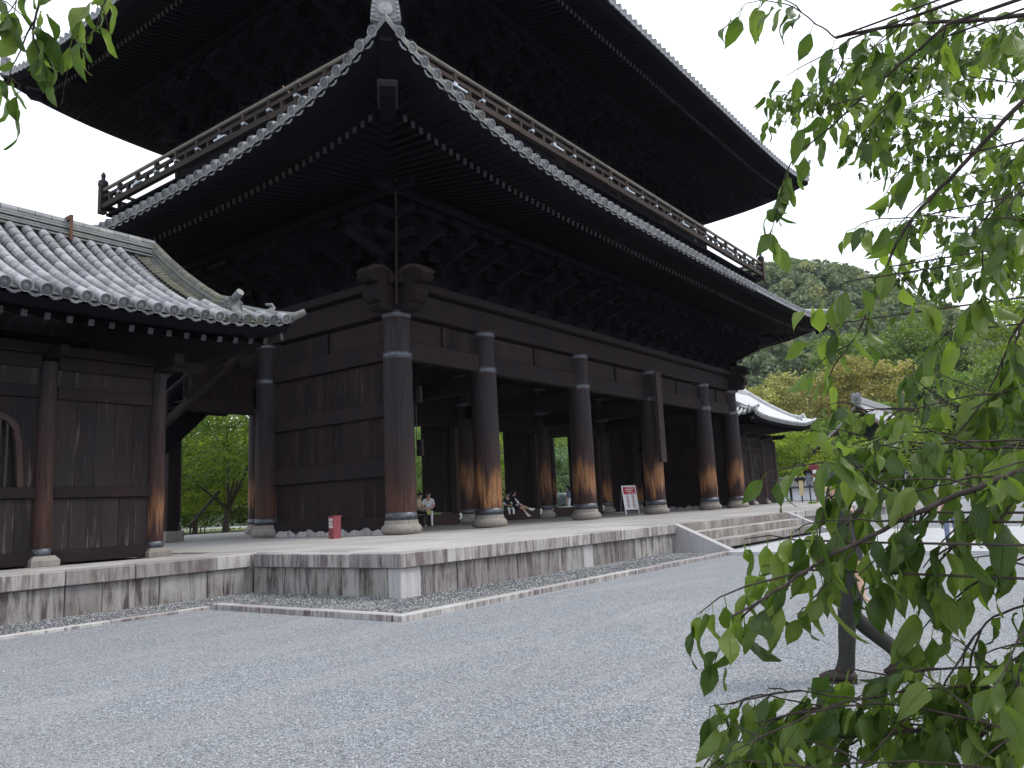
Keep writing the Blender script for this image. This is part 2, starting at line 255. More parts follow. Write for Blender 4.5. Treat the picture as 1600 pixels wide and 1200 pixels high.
# ------------------------------------------------------------------ mesh helpers
class MB:
    def __init__(s): s.v = []; s.f = []; s.mi = []; s.cur = 0; s.smooth = []
    def add(s, vs, fs, smooth=False):
        o = len(s.v); s.v += [tuple(v) for v in vs]
        for f in fs: s.f.append(tuple(i+o for i in f)); s.mi.append(s.cur); s.smooth.append(smooth)
        return s
    def box(s, a, b, bev=0.0):
        x0, y0, z0 = a; x1, y1, z1 = b
        if bev <= 0:
            return s.add([(x0,y0,z0),(x1,y0,z0),(x1,y1,z0),(x0,y1,z0),(x0,y0,z1),(x1,y0,z1),(x1,y1,z1),(x0,y1,z1)],
                         [(0,3,2,1),(4,5,6,7),(0,1,5,4),(1,2,6,5),(2,3,7,6),(3,0,4,7)])
        e = bev   # chamfered: three inset boxes' 24 verts
        vs = []; 
        for sx, x, xi in ((0, x0, x0+e), (1, x1, x1-e)):
            for sy, y, yi in ((0, y0, y0+e), (1, y1, y1-e)):
                for sz, z, zi in ((0, z0, z0+e), (1, z1, z1-e)):
                    vs += [(x, yi, zi), (xi, y, zi), (xi, yi, z)]
        I = lambda sx, sy, sz, k: ((sx*2+sy)*2+sz)*3+k
        fs = []
        for q in (0, 1):
            fs.append([I(q,0,0,0), I(q,0,1,0), I(q,1,1,0), I(q,1,0,0)][::1 if q == 0 else -1])
            fs.append([I(0,q,0,1), I(1,q,0,1), I(1,q,1,1), I(0,q,1,1)][::1 if q == 0 else -1])
            fs.append([I(0,0,q,2), I(0,1,q,2), I(1,1,q,2), I(1,0,q,2)][::1 if q == 0 else -1])
        for p in (0, 1):
            for q in (0, 1):
                fs.append([I(p,q,0,0), I(p,q,0,1), I(p,q,1,1), I(p,q,1,0)])
                fs.append([I(p,0,q,0), I(p,0,q,2), I(p,1,q,2), I(p,1,q,0)])
                fs.append([I(0,p,q,1), I(0,p,q,2), I(1,p,q,2), I(1,p,q,1)])
                for r in (0, 1): fs.append([I(p,q,r,0), I(p,q,r,1), I(p,q,r,2)])
        return s.add(vs, fs)
    def obox(s, c, ax, ay, az):
        """box from centre and three half-axis vectors"""
        c, ax, ay, az = map(Vector, (c, ax, ay, az)); vs = []
        for k in (-1, 1):
            for i, j in ((-1,-1),(1,-1),(1,1),(-1,1)): vs.append(c+ax*i+ay*j+az*k)
        return s.add(vs, [(0,3,2,1),(4,5,6,7),(0,1,5,4),(1,2,6,5),(2,3,7,6),(3,0,4,7)])
    def beam(s, p, q, w, h, up=(0, 0, 1)):
        p, q = Vector(p), Vector(q); d = q-p; L = d.length; d.normalize(); r = d.cross(Vector(up)).normalized(); u = r.cross(d)
        return s.obox((p+q)/2, d*(L/2), r*(w/2), u*(h/2))
    def tube(s, pts, rad, n=8, caps=True, smooth=True):
        pts = [Vector(p) for p in pts]; m = len(pts)
        if isinstance(rad, (int, float)): rad = [rad]*m
        vs = []; prev = None
        for i, p in enumerate(pts):
            d = (pts[min(i+1, m-1)]-pts[max(i-1, 0)])
            if d.length < 1e-9: d = Vector((0, 0, 1))
            d.normalize()
            if prev is None: a = d.cross(Vector((0, 0, 1)) if abs(d.z) < 0.9 else Vector((1, 0, 0))).normalized()
            else:
                a = prev-d*prev.dot(d); a = a.normalized() if a.length > 1e-6 else d.orthogonal().normalized()
            prev = a; b = d.cross(a)
            for k in range(n):
                t = 2*PI*k/n; vs.append(p+(a*math.cos(t)+b*math.sin(t))*rad[i])
        fs = [(i*n+k, i*n+(k+1) % n, (i+1)*n+(k+1) % n, (i+1)*n+k) for i in range(m-1) for k in range(n)]
        s.add(vs, fs, smooth)
        if caps:
            o = len(s.v)-len(vs)
            s.add([s.v[o+k] for k in range(n)], [tuple(range(n))[::-1]]); s.add([s.v[o+(m-1)*n+k] for k in range(n)], [tuple(range(n))])
        return s
    def lathe(s, prof, n=24, c=(0, 0, 0), smooth=True):
        vs = []
        for r, z in prof:
            for k in range(n): t = 2*PI*k/n; vs.append((c[0]+r*math.cos(t), c[1]+r*math.sin(t), c[2]+z))
        m = len(prof)
        fs = [(i*n+k, i*n+(k+1) % n, (i+1)*n+(k+1) % n, (i+1)*n+k) for i in range(m-1) for k in range(n)]
        s.add(vs, fs, smooth)
        o = len(s.v)-len(vs)
        s.add([s.v[o+k] for k in range(n)], [tuple(range(n))[::-1]]); s.add([s.v[o+(m-1)*n+k] for k in range(n)], [tuple(range(n))])
        return s
    def prism(s, poly, f0, f1):
        """poly: 2-D outline; f0, f1 map (u, v) to a 3-D point on either face"""
        n = len(poly); vs = [f0(*p) for p in poly]+[f1(*p) for p in poly]
        return s.add(vs, [tuple(range(n))[::-1], tuple(range(n, 2*n))]+[(i, (i+1) % n, n+(i+1) % n, n+i) for i in range(n)])
    def mesh(s, name, mats):
        me = bpy.data.meshes.new(name); me.from_pydata(s.v, [], s.f)
        for m in (mats if isinstance(mats, (list, tuple)) else [mats]): me.materials.append(m)
        me.polygons.foreach_set('material_index', s.mi); me.polygons.foreach_set('use_smooth', s.smooth); me.update()
        return me
def np_mesh(name, V, F, mat, tint=None, smooth=False):
    """V (n,3), F (m,k) arrays; tint: per-vertex value"""
    me = bpy.data.meshes.new(name); n, m, kk = len(V), len(F), F.shape[1]
    me.vertices.add(n); me.vertices.foreach_set('co', np.asarray(V, np.float32).ravel())
    me.loops.add(m*kk); me.loops.foreach_set('vertex_index', np.asarray(F, np.int32).ravel())
    me.polygons.add(m); me.polygons.foreach_set('loop_start', np.arange(0, m*kk, kk, dtype=np.int32))
    if smooth: me.polygons.foreach_set('use_smooth', np.ones(m, bool))
    me.update(calc_edges=True); me.validate()
    if tint is not None:
        a = me.attributes.new('tint', 'FLOAT', 'POINT'); a.data.foreach_set('value', np.asarray(tint, np.float32))
    me.materials.append(mat); return me
def wloc(o):
    v = Vector((0, 0, 0))
    while o is not None: v += o.location; o = o.parent
    return v
def thing(name, label, cat, loc=(0, 0, 0), group=None):
    o = bpy.data.objects.new(name, None); COL.objects.link(o); o.location = loc; o.empty_display_size = 0.2
    o['label'] = label; o['category'] = cat
    if group: o['group'] = group
    return o
def put(name, me, parent=None, loc=(0, 0, 0), rot=None, scale=None, label=None, kind=None):
    """a mesh object at world position loc; parents are never rotated"""
    o = bpy.data.objects.new(name, me); COL.objects.link(o)
    if parent is not None: o.parent = parent; o.location = Vector(loc)-wloc(parent)
    else: o.location = loc
    if rot is not None: o.rotation_euler = rot
    if scale is not None: o.scale = scale if isinstance(scale, (tuple, list)) else (scale,)*3
    if label: o['label'] = label
    if kind: o['kind'] = kind
    return o
def obj(name, mb, mats, parent=None, label=None, kind=None): return put(name, mb.mesh(name, mats), parent, (0, 0, 0), None, None, label, kind)
def tag(o, label, cat, group=None):
    o['label'] = label; o['category'] = cat
    if group: o['group'] = group
    return o
def bx(name, a, b, mat, parent=None, bev=0.0, label=None): return obj(name, MB().box(a, b, bev), mat, parent, label)

# ------------------------------------------------------------------ ground
H = 0.862
def gz(x, y):
    t = np.clip((np.asarray(x, float)-40)/22, 0, 1); return 0.45*t*t*(3-2*t)*np.clip((44-np.asarray(y, float))/12, 0, 1)
xs_ = np.concatenate([[-1500, -600, -250, -100], np.arange(-40, 100, 2.0), [110, 150, 250, 500, 900, 1500]]); ys_ = np.concatenate([[-1500, -500, -150, -60], np.arange(-30, 50, 2.0), [60, 80, 120, 250, 600, 1500]])
GX, GY = np.meshgrid(xs_, ys_); GV = np.stack([GX.ravel(), GY.ravel(), gz(GX, GY).ravel()], 1); nx = len(xs_)
GF = np.array([(j*nx+i, j*nx+i+1, (j+1)*nx+i+1, (j+1)*nx+i) for j in range(len(ys_)-1) for i in range(nx-1)])
put('ground', np_mesh('ground', GV, GF, M['gravel'], smooth=True), kind='structure')
# garden behind the gate
obj('garden_ground', MB().add([(-80, 44.0, 0.008), (95, 44.0, 0.008), (95, 260, 0.008), (-80, 260, 0.008)], [(0, 1, 2, 3)]), M['garden'], kind='structure')
obj('garden_path', MB().add([(-20, 86, 0.012), (75, 80, 0.012), (75, 84, 0.012), (-20, 90, 0.012)], [(0, 1, 2, 3)]), M['path'], kind='structure')
# pale approach path in front of the stairs
obj('stone_path', MB().box((21.2, -40, -0.2), (33.1, 8.68, 0.09)), M['path'], kind='structure')
# loose stones near the camera
def stone_cloud(n, pos, smin, smax, mat, name, flat=0.6):
    base = np.array([(1,0,0),(-1,0,0),(0,1,0),(0,-1,0),(0,0,1),(0,0,-1)], float); fb = np.array([(0,2,4),(2,1,4),(1,3,4),(3,0,4),(2,0,5),(1,2,5),(3,1,5),(0,3,5)])
    s = RNG.uniform(smin, smax, n)[:, None, None]*RNG.uniform(0.6, 1.2, (n, 1, 3)); V = base[None]*s*RNG.uniform(0.75, 1.15, (n, 6, 3))
    a = RNG.uniform(0, 2*PI, n); ca, sa = np.cos(a), np.sin(a); b = RNG.uniform(-0.5, 0.5, n); cb, sb = np.cos(b), np.sin(b)
    x, y, z = V[..., 0].copy(), V[..., 1].copy(), V[..., 2].copy()*flat
    y, z = y*cb[:, None]-z*sb[:, None], y*sb[:, None]+z*cb[:, None]
    V[..., 0] = x*ca[:, None]-y*sa[:, None]; V[..., 1] = x*sa[:, None]+y*ca[:, None]; V[..., 2] = z
    V += pos[:, None, :]
    F = (fb[None]+np.arange(n)[:, None, None]*6).reshape(-1, 3)
    return put(name, np_mesh(name, V.reshape(-1, 3), F, mat, np.repeat(RNG.uniform(0, 1, n), 6)), kind='stuff')
n = 75000
r = 4.0*np.exp(RNG.uniform(0, 1, n)*math.log(15/4.0)); th = math.atan2(0.5876, 0.7943)+RNG.uniform(-0.72, 0.66, n)
P = np.stack([r*np.cos(th), r*np.sin(th), np.full(n, 0.002)], 1)
P = P[~((P[:, 0] > 8.3) & (P[:, 1] > 8.35)) & ~(P[:, 1] > 13.2)]
stone_cloud(len(P), P, 0.005, 0.0135, M['stones'], 'loose_gravel')
# pebble strip between kerb and platform
def strip(x0, x1, y0, y1, n): return np.stack([RNG.uniform(x0, x1, n), RNG.uniform(y0, y1, n), RNG.uniform(0.045, 0.065, n)], 1)
P = np.concatenate([strip(8.75, 21.2, 8.72, 10.36, 16000), strip(8.75, 10.36, 10.3, 14.75, 8000), strip(1.0, 8.8, 13.55, 14.76, 7000), strip(8.6, 8.9, 13.55, 14.7, 150)])
stone_cloud(len(P), P, 0.010, 0.030, M['pebbles'], 'drip_strip_pebbles', 0.7)
obj('drip_strip_bed', MB().box((8.62, 8.6, -0.05), (21.2, 10.38, 0.045)).box((8.62, 10.38, -0.05), (10.38, 14.75, 0.0455)).box((0, 13.45, -0.05), (8.62, 14.78, 0.046)), M['kerb'], kind='structure')
kerb = thing('kerb', 'low granite kerb bordering the pebble strip below the platform', 'kerb', (8.5, 8.5, 0))
def kerb_run(a, b, axis, other, w=0.2, h=0.10):
    p = a
    while p < b-0.3:
        L = min(random.uniform(1.1, 2.3), b-p)
        lo, hi = p+0.006, p+L-0.006
        if axis == 'x': bx('kerb_stone', (lo, other, -0.05), (hi, other+w, h+random.uniform(-0.008, 0.008)), M['kerb'], kerb, 0.012)
        else: bx('kerb_stone', (other, lo, -0.05), (other+w, hi, h+random.uniform(-0.008, 0.008)), M['kerb'], kerb, 0.012)
        p += L
kerb_run(8.5, 21.2, 'x', 8.5); kerb_run(8.72, 13.36, 'y', 8.5); kerb_run(-1, 8.48, 'x', 13.38, 0.16, 0.06)

# ------------------------------------------------------------------ stone platform
plat = thing('stone_platform', 'long granite platform with stained facing slabs under the gate', 'platform', (10.3, 10.3, 0))
core = MB().box((10.55, 10.55, 0), (59.6, 44, H-0.03)).box((-2, 14.95, 0), (10.55, 27, H-0.0305)).box((59.6, 17.5, 0), (76, 36, H-0.0302))
obj('platform_core', core, M['dark'] if False else M['face'], plat)
def run(name, a, b, axis, face, depth, z0, z1, lens, mat, sign, jit=0.022, bev=0.014, gap=0.008, first=None):
    """stones side by side along an axis; their outer face at `face`, going inwards by depth (sign +1: inwards is +)"""
    p = a; i = 0
    while p < b-0.05:
        L = lens[i % len(lens)]*random.uniform(0.85, 1.15); i += 1
        if p+L > b-0.25: L = b-p
        f = face+random.uniform(-jit, jit)*0.6; g = f+sign*depth; lo, hi = min(f, g), max(f, g)
        mm = mat if not isinstance(mat, list) else random.choices([m for m, w in mat], [w for m, w in mat])[0]
        if axis == 'x': bx(name, (p+gap, lo, z0), (p+L-gap, hi, z1+random.uniform(-jit, jit)*0.3), mm, plat, bev)
        else: bx(name, (lo, p+gap, z0), (hi, p+L-gap, z1+random.uniform(-jit, jit)*0.3), mm, plat, bev)
        p += L
CZ = 0.593
run('cap_stone', 10.3, 21.8, 'x', 10.3, 0.5, CZ, H, [1.3, 1.75, 1.5, 2.1], M['cap'], 1)
run('cap_stone', 32.55, 59.8, 'x', 10.3, 0.5, CZ, H, [1.8, 2.2, 1.6], M['cap'], 1)
run('cap_stone', 10.82, 14.68, 'y', 10.3, 0.5, CZ, H, [0.9, 1.4, 1.1], M['cap'], 1)
run('cap_stone', -2, 10.28, 'x', 14.7, 0.5, CZ, H, [1.7, 1.3, 1.9, 2.0], M['cap'], 1)
run('cap_stone', 59.8, 76, 'x', 17.3, 0.5, CZ, H, [1.9], M['cap'], 1)
run('facing_stone', 10.92, 21.75, 'x', 10.39, 0.2, 0.0, CZ-0.004, [1.15, 1.0, 0.95, 1.7, 1.3, 0.42, 1.9, 1.2], [(M['face'], 5), (M['corner'], 0.6)], 1, 0.03)
run('facing_stone', 32.55, 59.6, 'x', 10.39, 0.2, 0.0, CZ-0.004, [1.3, 1.8], M['face'], 1, 0.03)
run('facing_stone', 10.72, 14.78, 'y', 10.39, 0.2, 0.0, CZ-0.004, [0.62, 0.8, 1.0, 0.55, 0.9], M['face'], 1, 0.03)
run('facing_stone', -2, 10.38, 'x', 14.79, 0.2, 0.0, CZ-0.004, [1.35, 1.0, 0.66, 1.25, 0.9, 1.05], M['face'], 1, 0.03)
run('facing_stone', 59.8, 76, 'x', 17.4, 0.2, 0.0, CZ-0.004, [1.9], M['face'], 1, 0.03)
bx('corner_stone', (10.37, 10.37, 0), (10.9, 10.7, CZ-0.003), M['corner'], plat, 0.012, 'pale clean corner pillar stone')
def paving(x0, x1, y0, y1, rx, ry, off=0.0):
    y = y0; j = 0
    while y < y1-0.1:
        hy = min(ry*random.uniform(0.95, 1.05), y1-y); x = x0-(rx*0.5 if j % 2 else 0)
        while x < x1-0.1:
            L = rx*random.uniform(0.85, 1.15); a, b = max(x, x0), min(x+L, x1)
            if b-a > 0.15: bx('paving_slab', (a+0.012, y+0.012, H-0.05), (b-0.012, y+hy-0.012, H+random.uniform(-0.006, 0.004)), M['pave'], plat, 0.008)
            x += L
        y += hy; j += 1
paving(10.82, 34, 10.82, 18.4, 2.6, 1.52); paving(34, 59, 10.82, 18.4, 5.2, 1.9)
paving(10.82, 18.4, 18.41, 26.5, 2.5, 1.7); paving(1, 10.8, 15.22, 16.9, 1.9, 0.84)
st = thing('stone_stairs', 'broad stone stairs with sloping cheek stones up to the platform', 'stairs', (27, 9.5, 0))
for i in range(3):
    z1 = H-i*0.257-0.257*0; y1 = 10.32-i*0.5
    if i == 0: yb, yt = 10.32, 10.85
    else: yb, yt = 10.32-i*0.5, 10.32-(i-1)*0.5+0.02
    x = 22.12
    while x < 32.2:
        L = min(random.uniform(1.3, 1.9), 32.2-x)
        if 32.2-x-L < 0.4: L = 32.2-x
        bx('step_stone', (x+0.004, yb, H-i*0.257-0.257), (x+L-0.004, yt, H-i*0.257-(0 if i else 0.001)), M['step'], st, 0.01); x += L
for x in (21.78, 32.22):
    obj('cheek_stone', MB().prism([(10.4, H+0.01), (10.75, H+0.01), (10.75, 0), (8.72, 0), (8.72, 0.10), (8.8, 0.14)], lambda y, z, x=x: (x, y, z), lambda y, z, x=x: (x+0.34, y, z)), M['corner'], st)

# ------------------------------------------------------------------ the great gate
gate = thing('temple_gate', 'huge dark two-storey timber temple gate with tiled roofs', 'temple gate', (34.9, 26.6, H))
XS = [19.4, 24.2, 31.35, 38.5, 45.65, 50.2]; YS = [19.3, 26.6, 34.0]
# columns with stone base and iron bands
base_me = MB().lathe([(0.60, 0), (0.68, 0.06), (0.70, 0.14), (0.67, 0.25), (0.60, 0.31), (0.58, 0.33), (0.575, 0.37), (0.56, 0.46)], 28).mesh('base_stone', M['base'])
band_me = {}
def band(z0, z1, r): return MB().lathe([(r-0.03, z0), (r, z0+0.004), (r, z1-0.004), (r-0.03, z1)], 28).mesh('iron_band', M['iron'])
bands = [band(0.46, 0.72, 0.548), band(6.0, 6.26, 0.522), band(7.46, 7.68, 0.515)]
def col_me(mat): return MB().lathe([(0.53, 0.46), (0.535, 1.5), (0.525, 4.0), (0.505, 6.05), (0.47, 6.24), (0.47, 7.5), (0.5, 7.55), (0.495, 7.72)], 28).mesh('column', M[mat])
cme, cmec = col_me('column'), col_me('columncorner')
for i, x in enumerate(XS):
    for j, y in enumerate(YS):
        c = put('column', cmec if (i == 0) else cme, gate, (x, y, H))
        put('base_stone', base_me, c, (x, y, H), (0, 0, random.uniform(0, 6)))
        for b in bands: put('iron_band', b, c, (x, y, H))
for (a, b, c) in ((19.9, 18.83, 5.35), (19.93, 18.86, 3.5)): bx('wooden_wedge', (a-0.07, b-0.16, c-0.02), (a+0.07, b+0.1, c+0.55), M['beam'], gate, 0.02)
obj('crack_cover_strip', MB().tube([(19.86, 18.93, 4.0), (19.87, 18.92, 5.3)], 0.015, 5), M['dark'], gate)
# tie beams and panels, front / back / sides
def bay(x0, x1, y, t0, t1):
    bx('tie_beam', (x0, y-0.20, 6.90), (x1, y+0.20, 7.60), M['beam'], gate, 0.03)
    xm = (x0+x1)/2
    bx('strut', (xm-0.12, y-0.13, 7.603), (xm+0.12, y+0.13, 8.40), M['beam'], gate, 0.015)
    for a, b in ((x0, xm-0.123), (xm+0.123, x1)): bx('panel_board', (a, y-0.05, 7.603), (b, y+0.05, 8.40), M['plank'], gate)
for y in (YS[0], YS[2]):
    for a, b in zip(XS[:-1], XS[1:]): bay(a+0.455, b-0.455, y, 0, 0)
for x in (XS[0], XS[-1]):
    for a, b in zip(YS[:-1], YS[1:]):
        a += 0.455; b -= 0.455; ym = (a+b)/2
        bx('tie_beam', (x-0.20, a, 6.90), (x+0.20, b, 7.60), M['beam'], gate, 0.03)
        bx('strut', (x-0.13, ym-0.12, 7.603), (x+0.13, ym+0.12, 8.40), M['beam'], gate, 0.015)
        for p, q in ((a, ym-0.123), (ym+0.123, b)): bx('panel_board', (x-0.05, p, 7.603), (x+0.05, q, 8.40), M['plank'], gate)
# head beams and plate beams
for y in (YS[0], YS[2]):
    bx('head_beam', (XS[0]-0.9, y-0.24, 8.52), (XS[-1]+0.9, y+0.24, 9.40), M['beam'], gate, 0.03)
    bx('plate_beam', (XS[0]-0.75, y-0.52, 9.46), (XS[-1]+0.75, y+0.52, 9.76), M['beam'], gate, 0.03)
for x in (XS[0], XS[-1]):
    bx('head_beam', (x-0.235, YS[0]-0.9, 8.515), (x+0.235, YS[2]+0.9, 9.405), M['beam'], gate, 0.03)
    bx('plate_beam', (x-0.515, YS[0]-0.75, 9.455), (x+0.515, YS[2]+0.75, 9.765), M['beam'], gate, 0.03)
nose = [(0.5, 8.53), (0.95, 8.50), (1.10, 8.62), (1.02, 8.74), (1.16, 8.80), (1.30, 8.98), (1.26, 9.2), (1.12, 9.44), (1.42, 9.46), (1.58, 9.55), (1.52, 9.74), (1.3, 9.90), (1.0, 9.98), (0.7, 9.94), (0.45, 9.80)]
for x, sx in ((XS[0], -1), (XS[-1], 1)):
    for y, sy in ((YS[0], -1), (YS[2], 1)):
        obj('beam_nose', MB().prism(nose, lambda u, z: (x+sx*u, y-0.30, z), lambda u, z: (x+sx*u, y+0.30, z)), M['beam'], gate)
        obj('beam_nose', MB().prism(nose, lambda u, z: (x-0.295, y+sy*u, z+0.003), lambda u, z: (x+0.295, y+sy*u, z+0.003)), M['beam'], gate)
        cp = [(0.46, 9.80), (0.7, 9.94), (1.0, 9.98), (1.3, 9.90), (1.52, 9.745), (1.6, 9.80), (1.36, 9.99), (1.0, 10.07), (0.66, 10.03), (0.44, 9.88)]
        for k in (0, 1):
            f = (lambda u, z, s=-1: (x+sx*u, y+s*0.33, z), lambda u, z: (x+sx*u, y+0.33, z)) if k == 0 else (lambda u, z: (x-0.33, y+sy*u, z+0.006), lambda u, z: (x+0.33, y+sy*u, z+0.006))
            obj('nose_cap', MB().prism(cp, *f), M['rail'], gate)
obj('lightning_cable', MB().tube([(18.9, 18.78, 8.7), (18.75, 18.6, 10.0), (18.4, 18.2, 11.2), (17.4, 17.2, 12.35)], 0.03, 6), M['rail'], gate)
# side walls between front and middle rows: horizontal rails, vertical planks, sill
def plank_run(x, y0, y1, z0, z1, w, th=0.06, mat='plank', axis='y', nm='wall_plank', parent=None):
    n = max(1, round((y1-y0)/w)); e = np.linspace(y0, y1, n+1)
    for a, b in zip(e[:-1], e[1:]):
        d = random.uniform(-0.012, 0.012)
        if axis == 'y': bx(nm, (x-th/2+d, a+0.003, z0), (x+th/2+d, b-0.003, z1), M[mat], parent or gate, 0.006)
        else: bx(nm, (a+0.003, x-th/2+d, z0), (b-0.003, x+th/2+d, z1), M[mat], parent or gate, 0.006)
for x in (XS[0], XS[-1]):
    a, b = YS[0]+0.5, YS[1]-0.5
    for z0, z1 in ((4.92, 5.43), (2.84, 3.46)): bx('wall_rail', (x-0.17, a, z0), (x+0.17, b, z1), M['beam'], gate, 0.025)
    bx('wall_sill', (x-0.18, a, 1.02), (x+0.18, b, 1.44), M['beam'], gate, 0.02)
    for z0, z1, w in ((1.443, 2.837, 1.2), (3.463, 4.917, 0.48), (5.433, 6.897, 0.48)): plank_run(x, a, b, z0, z1, w)
    # ragged plaster under the sill
    pl = [(a, H)]; yy = a; tops = []
    while yy < b: tops.append((yy, H+0.16+0.10*math.sin(yy*3.1)*math.sin(yy*7.3)+random.uniform(-0.02, 0.03))); yy += 0.16
    out = [(b, H-0.02), (a, H-0.02)]+tops
    obj('plaster_footing', MB().prism(out, lambda y, z: (x-0.20, y, z), lambda y, z: (x+0.20, y, z)), M['plaster'], gate)
    obj('sill_backing', MB().box((x-0.165, a, H-0.02), (x+0.165, b, 1.018)), M['dark'], gate)
# middle row: end bays walled, three door bays with threshold, lintel and opened doors
y = YS[1]
for a, b in ((XS[0]+0.5, XS[1]-0.5), (XS[4]+0.5, XS[5]-0.5)):
    for z0, z1 in ((4.92, 5.4), (2.9, 3.4), (0.9, 1.4)): bx('wall_rail', (a, y-0.16, z0), (b, y+0.16, z1), M['beam'], gate, 0.02)
    for z0, z1 in ((1.403, 2.897), (3.403, 4.917), (5.403, 8.4)): plank_run(y, a, b, z0, z1, 0.5, axis='x')
for i in (1, 2, 3):
    a, b = XS[i]+0.5, XS[i+1]-0.5
    bx('threshold', (a, y-0.22, H), (b, y+0.22, 1.40), M['board'], gate, 0.03)
    bx('lintel', (a, y-0.22, 5.78), (b, y+0.22, 6.45), M['beam'], gate, 0.03)
    plank_run(y, a, b, 6.453, 8.45, 0.6, axis='x')
    for q in (a+0.14, b-0.14):
        bx('door_jamb', (q-0.15, y-0.18, 1.403), (q+0.15, y+0.18, 5.777), M['board'], gate, 0.015)
        s = 1 if q < (a+b)/2 else -1
        xd = q+s*0.24
        leaf = bx('door', (xd-0.05, y+0.28, 1.48), (xd+0.05, y+2.05, 6.12), M['plank'], gate)
        e = np.linspace(y+0.3, y+2.03, 7)
        for p, r2 in zip(e[:-1], e[1:]):
            for sd_ in (-1, 1): bx('door_plank', (xd+sd_*0.08-0.025, p+0.004, 1.5), (xd+sd_*0.08+0.025, r2-0.004, 6.1), M['plank'], leaf, 0.005)
    for q, s in ((a, 1), (b, -1)):   # flaked white plaster where the threshold meets the base stone
        ol = [(0, H), (0.10, H), (0.05, H+0.12), (0.13, H+0.2), (0.22, H+0.27), (0.12, H+0.36), (0.17, H+0.44), (0.2, 1.40), (0.06, 1.405), (0, 1.36)]
        obj('plaster_patch', MB().prism([(q+s*u, z) for u, z in ol], lambda u, z: (u, y-0.234, z), lambda u, z: (u, y-0.215, z)), M['white'], gate)
# interior cross beams and ceiling
for x in XS[1:-1]:
    for a, b in ((YS[0]+0.47, YS[1]-0.47), (YS[1]+0.47, YS[2]-0.47)):
        bx('cross_beam', (x-0.2, a, 6.2), (x+0.2, b, 6.88), M['beam'], gate, 0.03); bx('cross_beam', (x-0.18, a, 7.7), (x+0.18, b, 8.3), M['beam'], gate, 0.03)
for k in range(14):
    xa = 19.7+k*(30.2/14); bx('ceiling_board', (xa, 19.6, 8.55), (xa+30.2/14-0.02, 33.7, 8.62), M['beam'], gate)
# eave skirts ------------------------------------------------------
def rise(d, a, d0): return a*math.exp(-max(d, 0)/d0)
class Skirt:
    def __init__(s, x0, x1, y0, y1, ze, amp, d0, fall):
        s.r = (x0, x1, y0, y1); s.ze = ze; s.amp = amp; s.d0 = d0; s.fall = fall
    def side(s, k):
        x0, x1, y0, y1 = s.r
        return ((x0, y0, 1, 0, 0, 1, x1-x0), (x1, y0, 0, 1, -1, 0, y1-y0), (x1, y1, -1, 0, 0, -1, x1-x0), (x0, y1, 0, -1, 1, 0, y1-y0))[k]
    def pt(s, k, d, t, z):
        """side k (0 front, 1 right, 2 back, 3 left), d along the eave, t inwards, z above eave height"""
        ox, oy, ax, ay, ix, iy, L = s.side(k)
        e = min(d, L-d)-t*0.0
        return Vector((ox+ax*d+ix*t, oy+ay*d+iy*t, s.ze+z+rise(e, s.amp, s.d0)*max(0, 1-t/s.fall)))
    def sheet(s, mb, prof, seg=40, flip=False):
        """mitred sheet round all four sides; prof: (t, z) from the eave inwards"""
        for k in range(4):
            L = s.side(k)[6]; us = [0.5-0.5*math.cos(PI*i/seg) for i in range(seg+1)]; vs = []
            for t, z in prof:
                for u in us:
                    d = t+u*(L-2*t); p = s.pt(k, d, t, z)
                    p.z = s.ze+z+rise(min(d, L-d), s.amp, s.d0)*max(0, 1-t/s.fall); vs.append(p)
            n = seg+1; fs = []
            for i in range(len(prof)-1):
                for j in range(seg):
                    q = (i*n+j, i*n+j+1, (i+1)*n+j+1, (i+1)*n+j); fs.append(q[::-1] if flip else q)
            mb.add(vs, fs, True)
        return mb
    def slope_angle(s): return 0
def roll_mesh(r, L, n=10, mat='tilegate', rim=True):
    """round eave tile: half-closed roll with a rimmed medallion facing -y"""
    mb = MB(); ang = [(-0.15+1.3*i/n)*PI for i in range(n+1)]
    ring = lambda y, rr: [(rr*math.cos(a), y, rr*math.sin(a)) for a in ang]
    mb.add(ring(0, r)+ring(L, r*0.97), [(i, n+1+i, n+2+i, i+1) for i in range(n)], True)
    m = 18; C = lambda y, rr: [(rr*math.cos(2*PI*i/m), y, rr*math.sin(2*PI*i/m)) for i in range(m)]
    rings = [C(0.10, r*1.03), C(0.0, r*1.05), C(-0.012, r*1.02), C(-0.012, r*0.86), C(0.012, r*0.80), C(0.012, r*0.62), C(-0.004, r*0.58), C(-0.004, r*0.50), C(0.010, r*0.46)]
    o = [p for q in rings for p in q]
    q4 = lambda i, j: (i*m+j, i*m+(j+1) % m, (i+1)*m+(j+1) % m, (i+1)*m+j)
    mb.add(o, [q4(i, j) for i in range(3) for j in range(m)]); mb.cur = 1
    mb.add(o, [q4(i, j) for i in range(3, len(rings)-1) for j in range(m)])
    mb.add(rings[-1], [tuple(range(m))]); mb.cur = 0
    for q in range(3):   # swirling comma marks in relief
        ph = 2*PI*q/3; pts = [(r*(0.10+0.30*t)*math.cos(ph+2.2*t), 0.008, r*(0.10+0.30*t)*math.sin(ph+2.2*t)) for t in (0, .35, .7, 1)]
        mb.tube(pts, [r*0.11, r*0.09, r*0.06, r*0.02], 5, False)
    for q in range(12):
        a = 2*PI*q/12; c = (r*0.71*math.cos(a), 0.006, r*0.71*math.sin(a)); mb.box((c[0]-r*.05, c[1]-.01, c[2]-r*.05), (c[0]+r*.05, c[1], c[2]+r*.05))
    return mb.mesh('eave_tile', [M[mat], M['tiledark']])
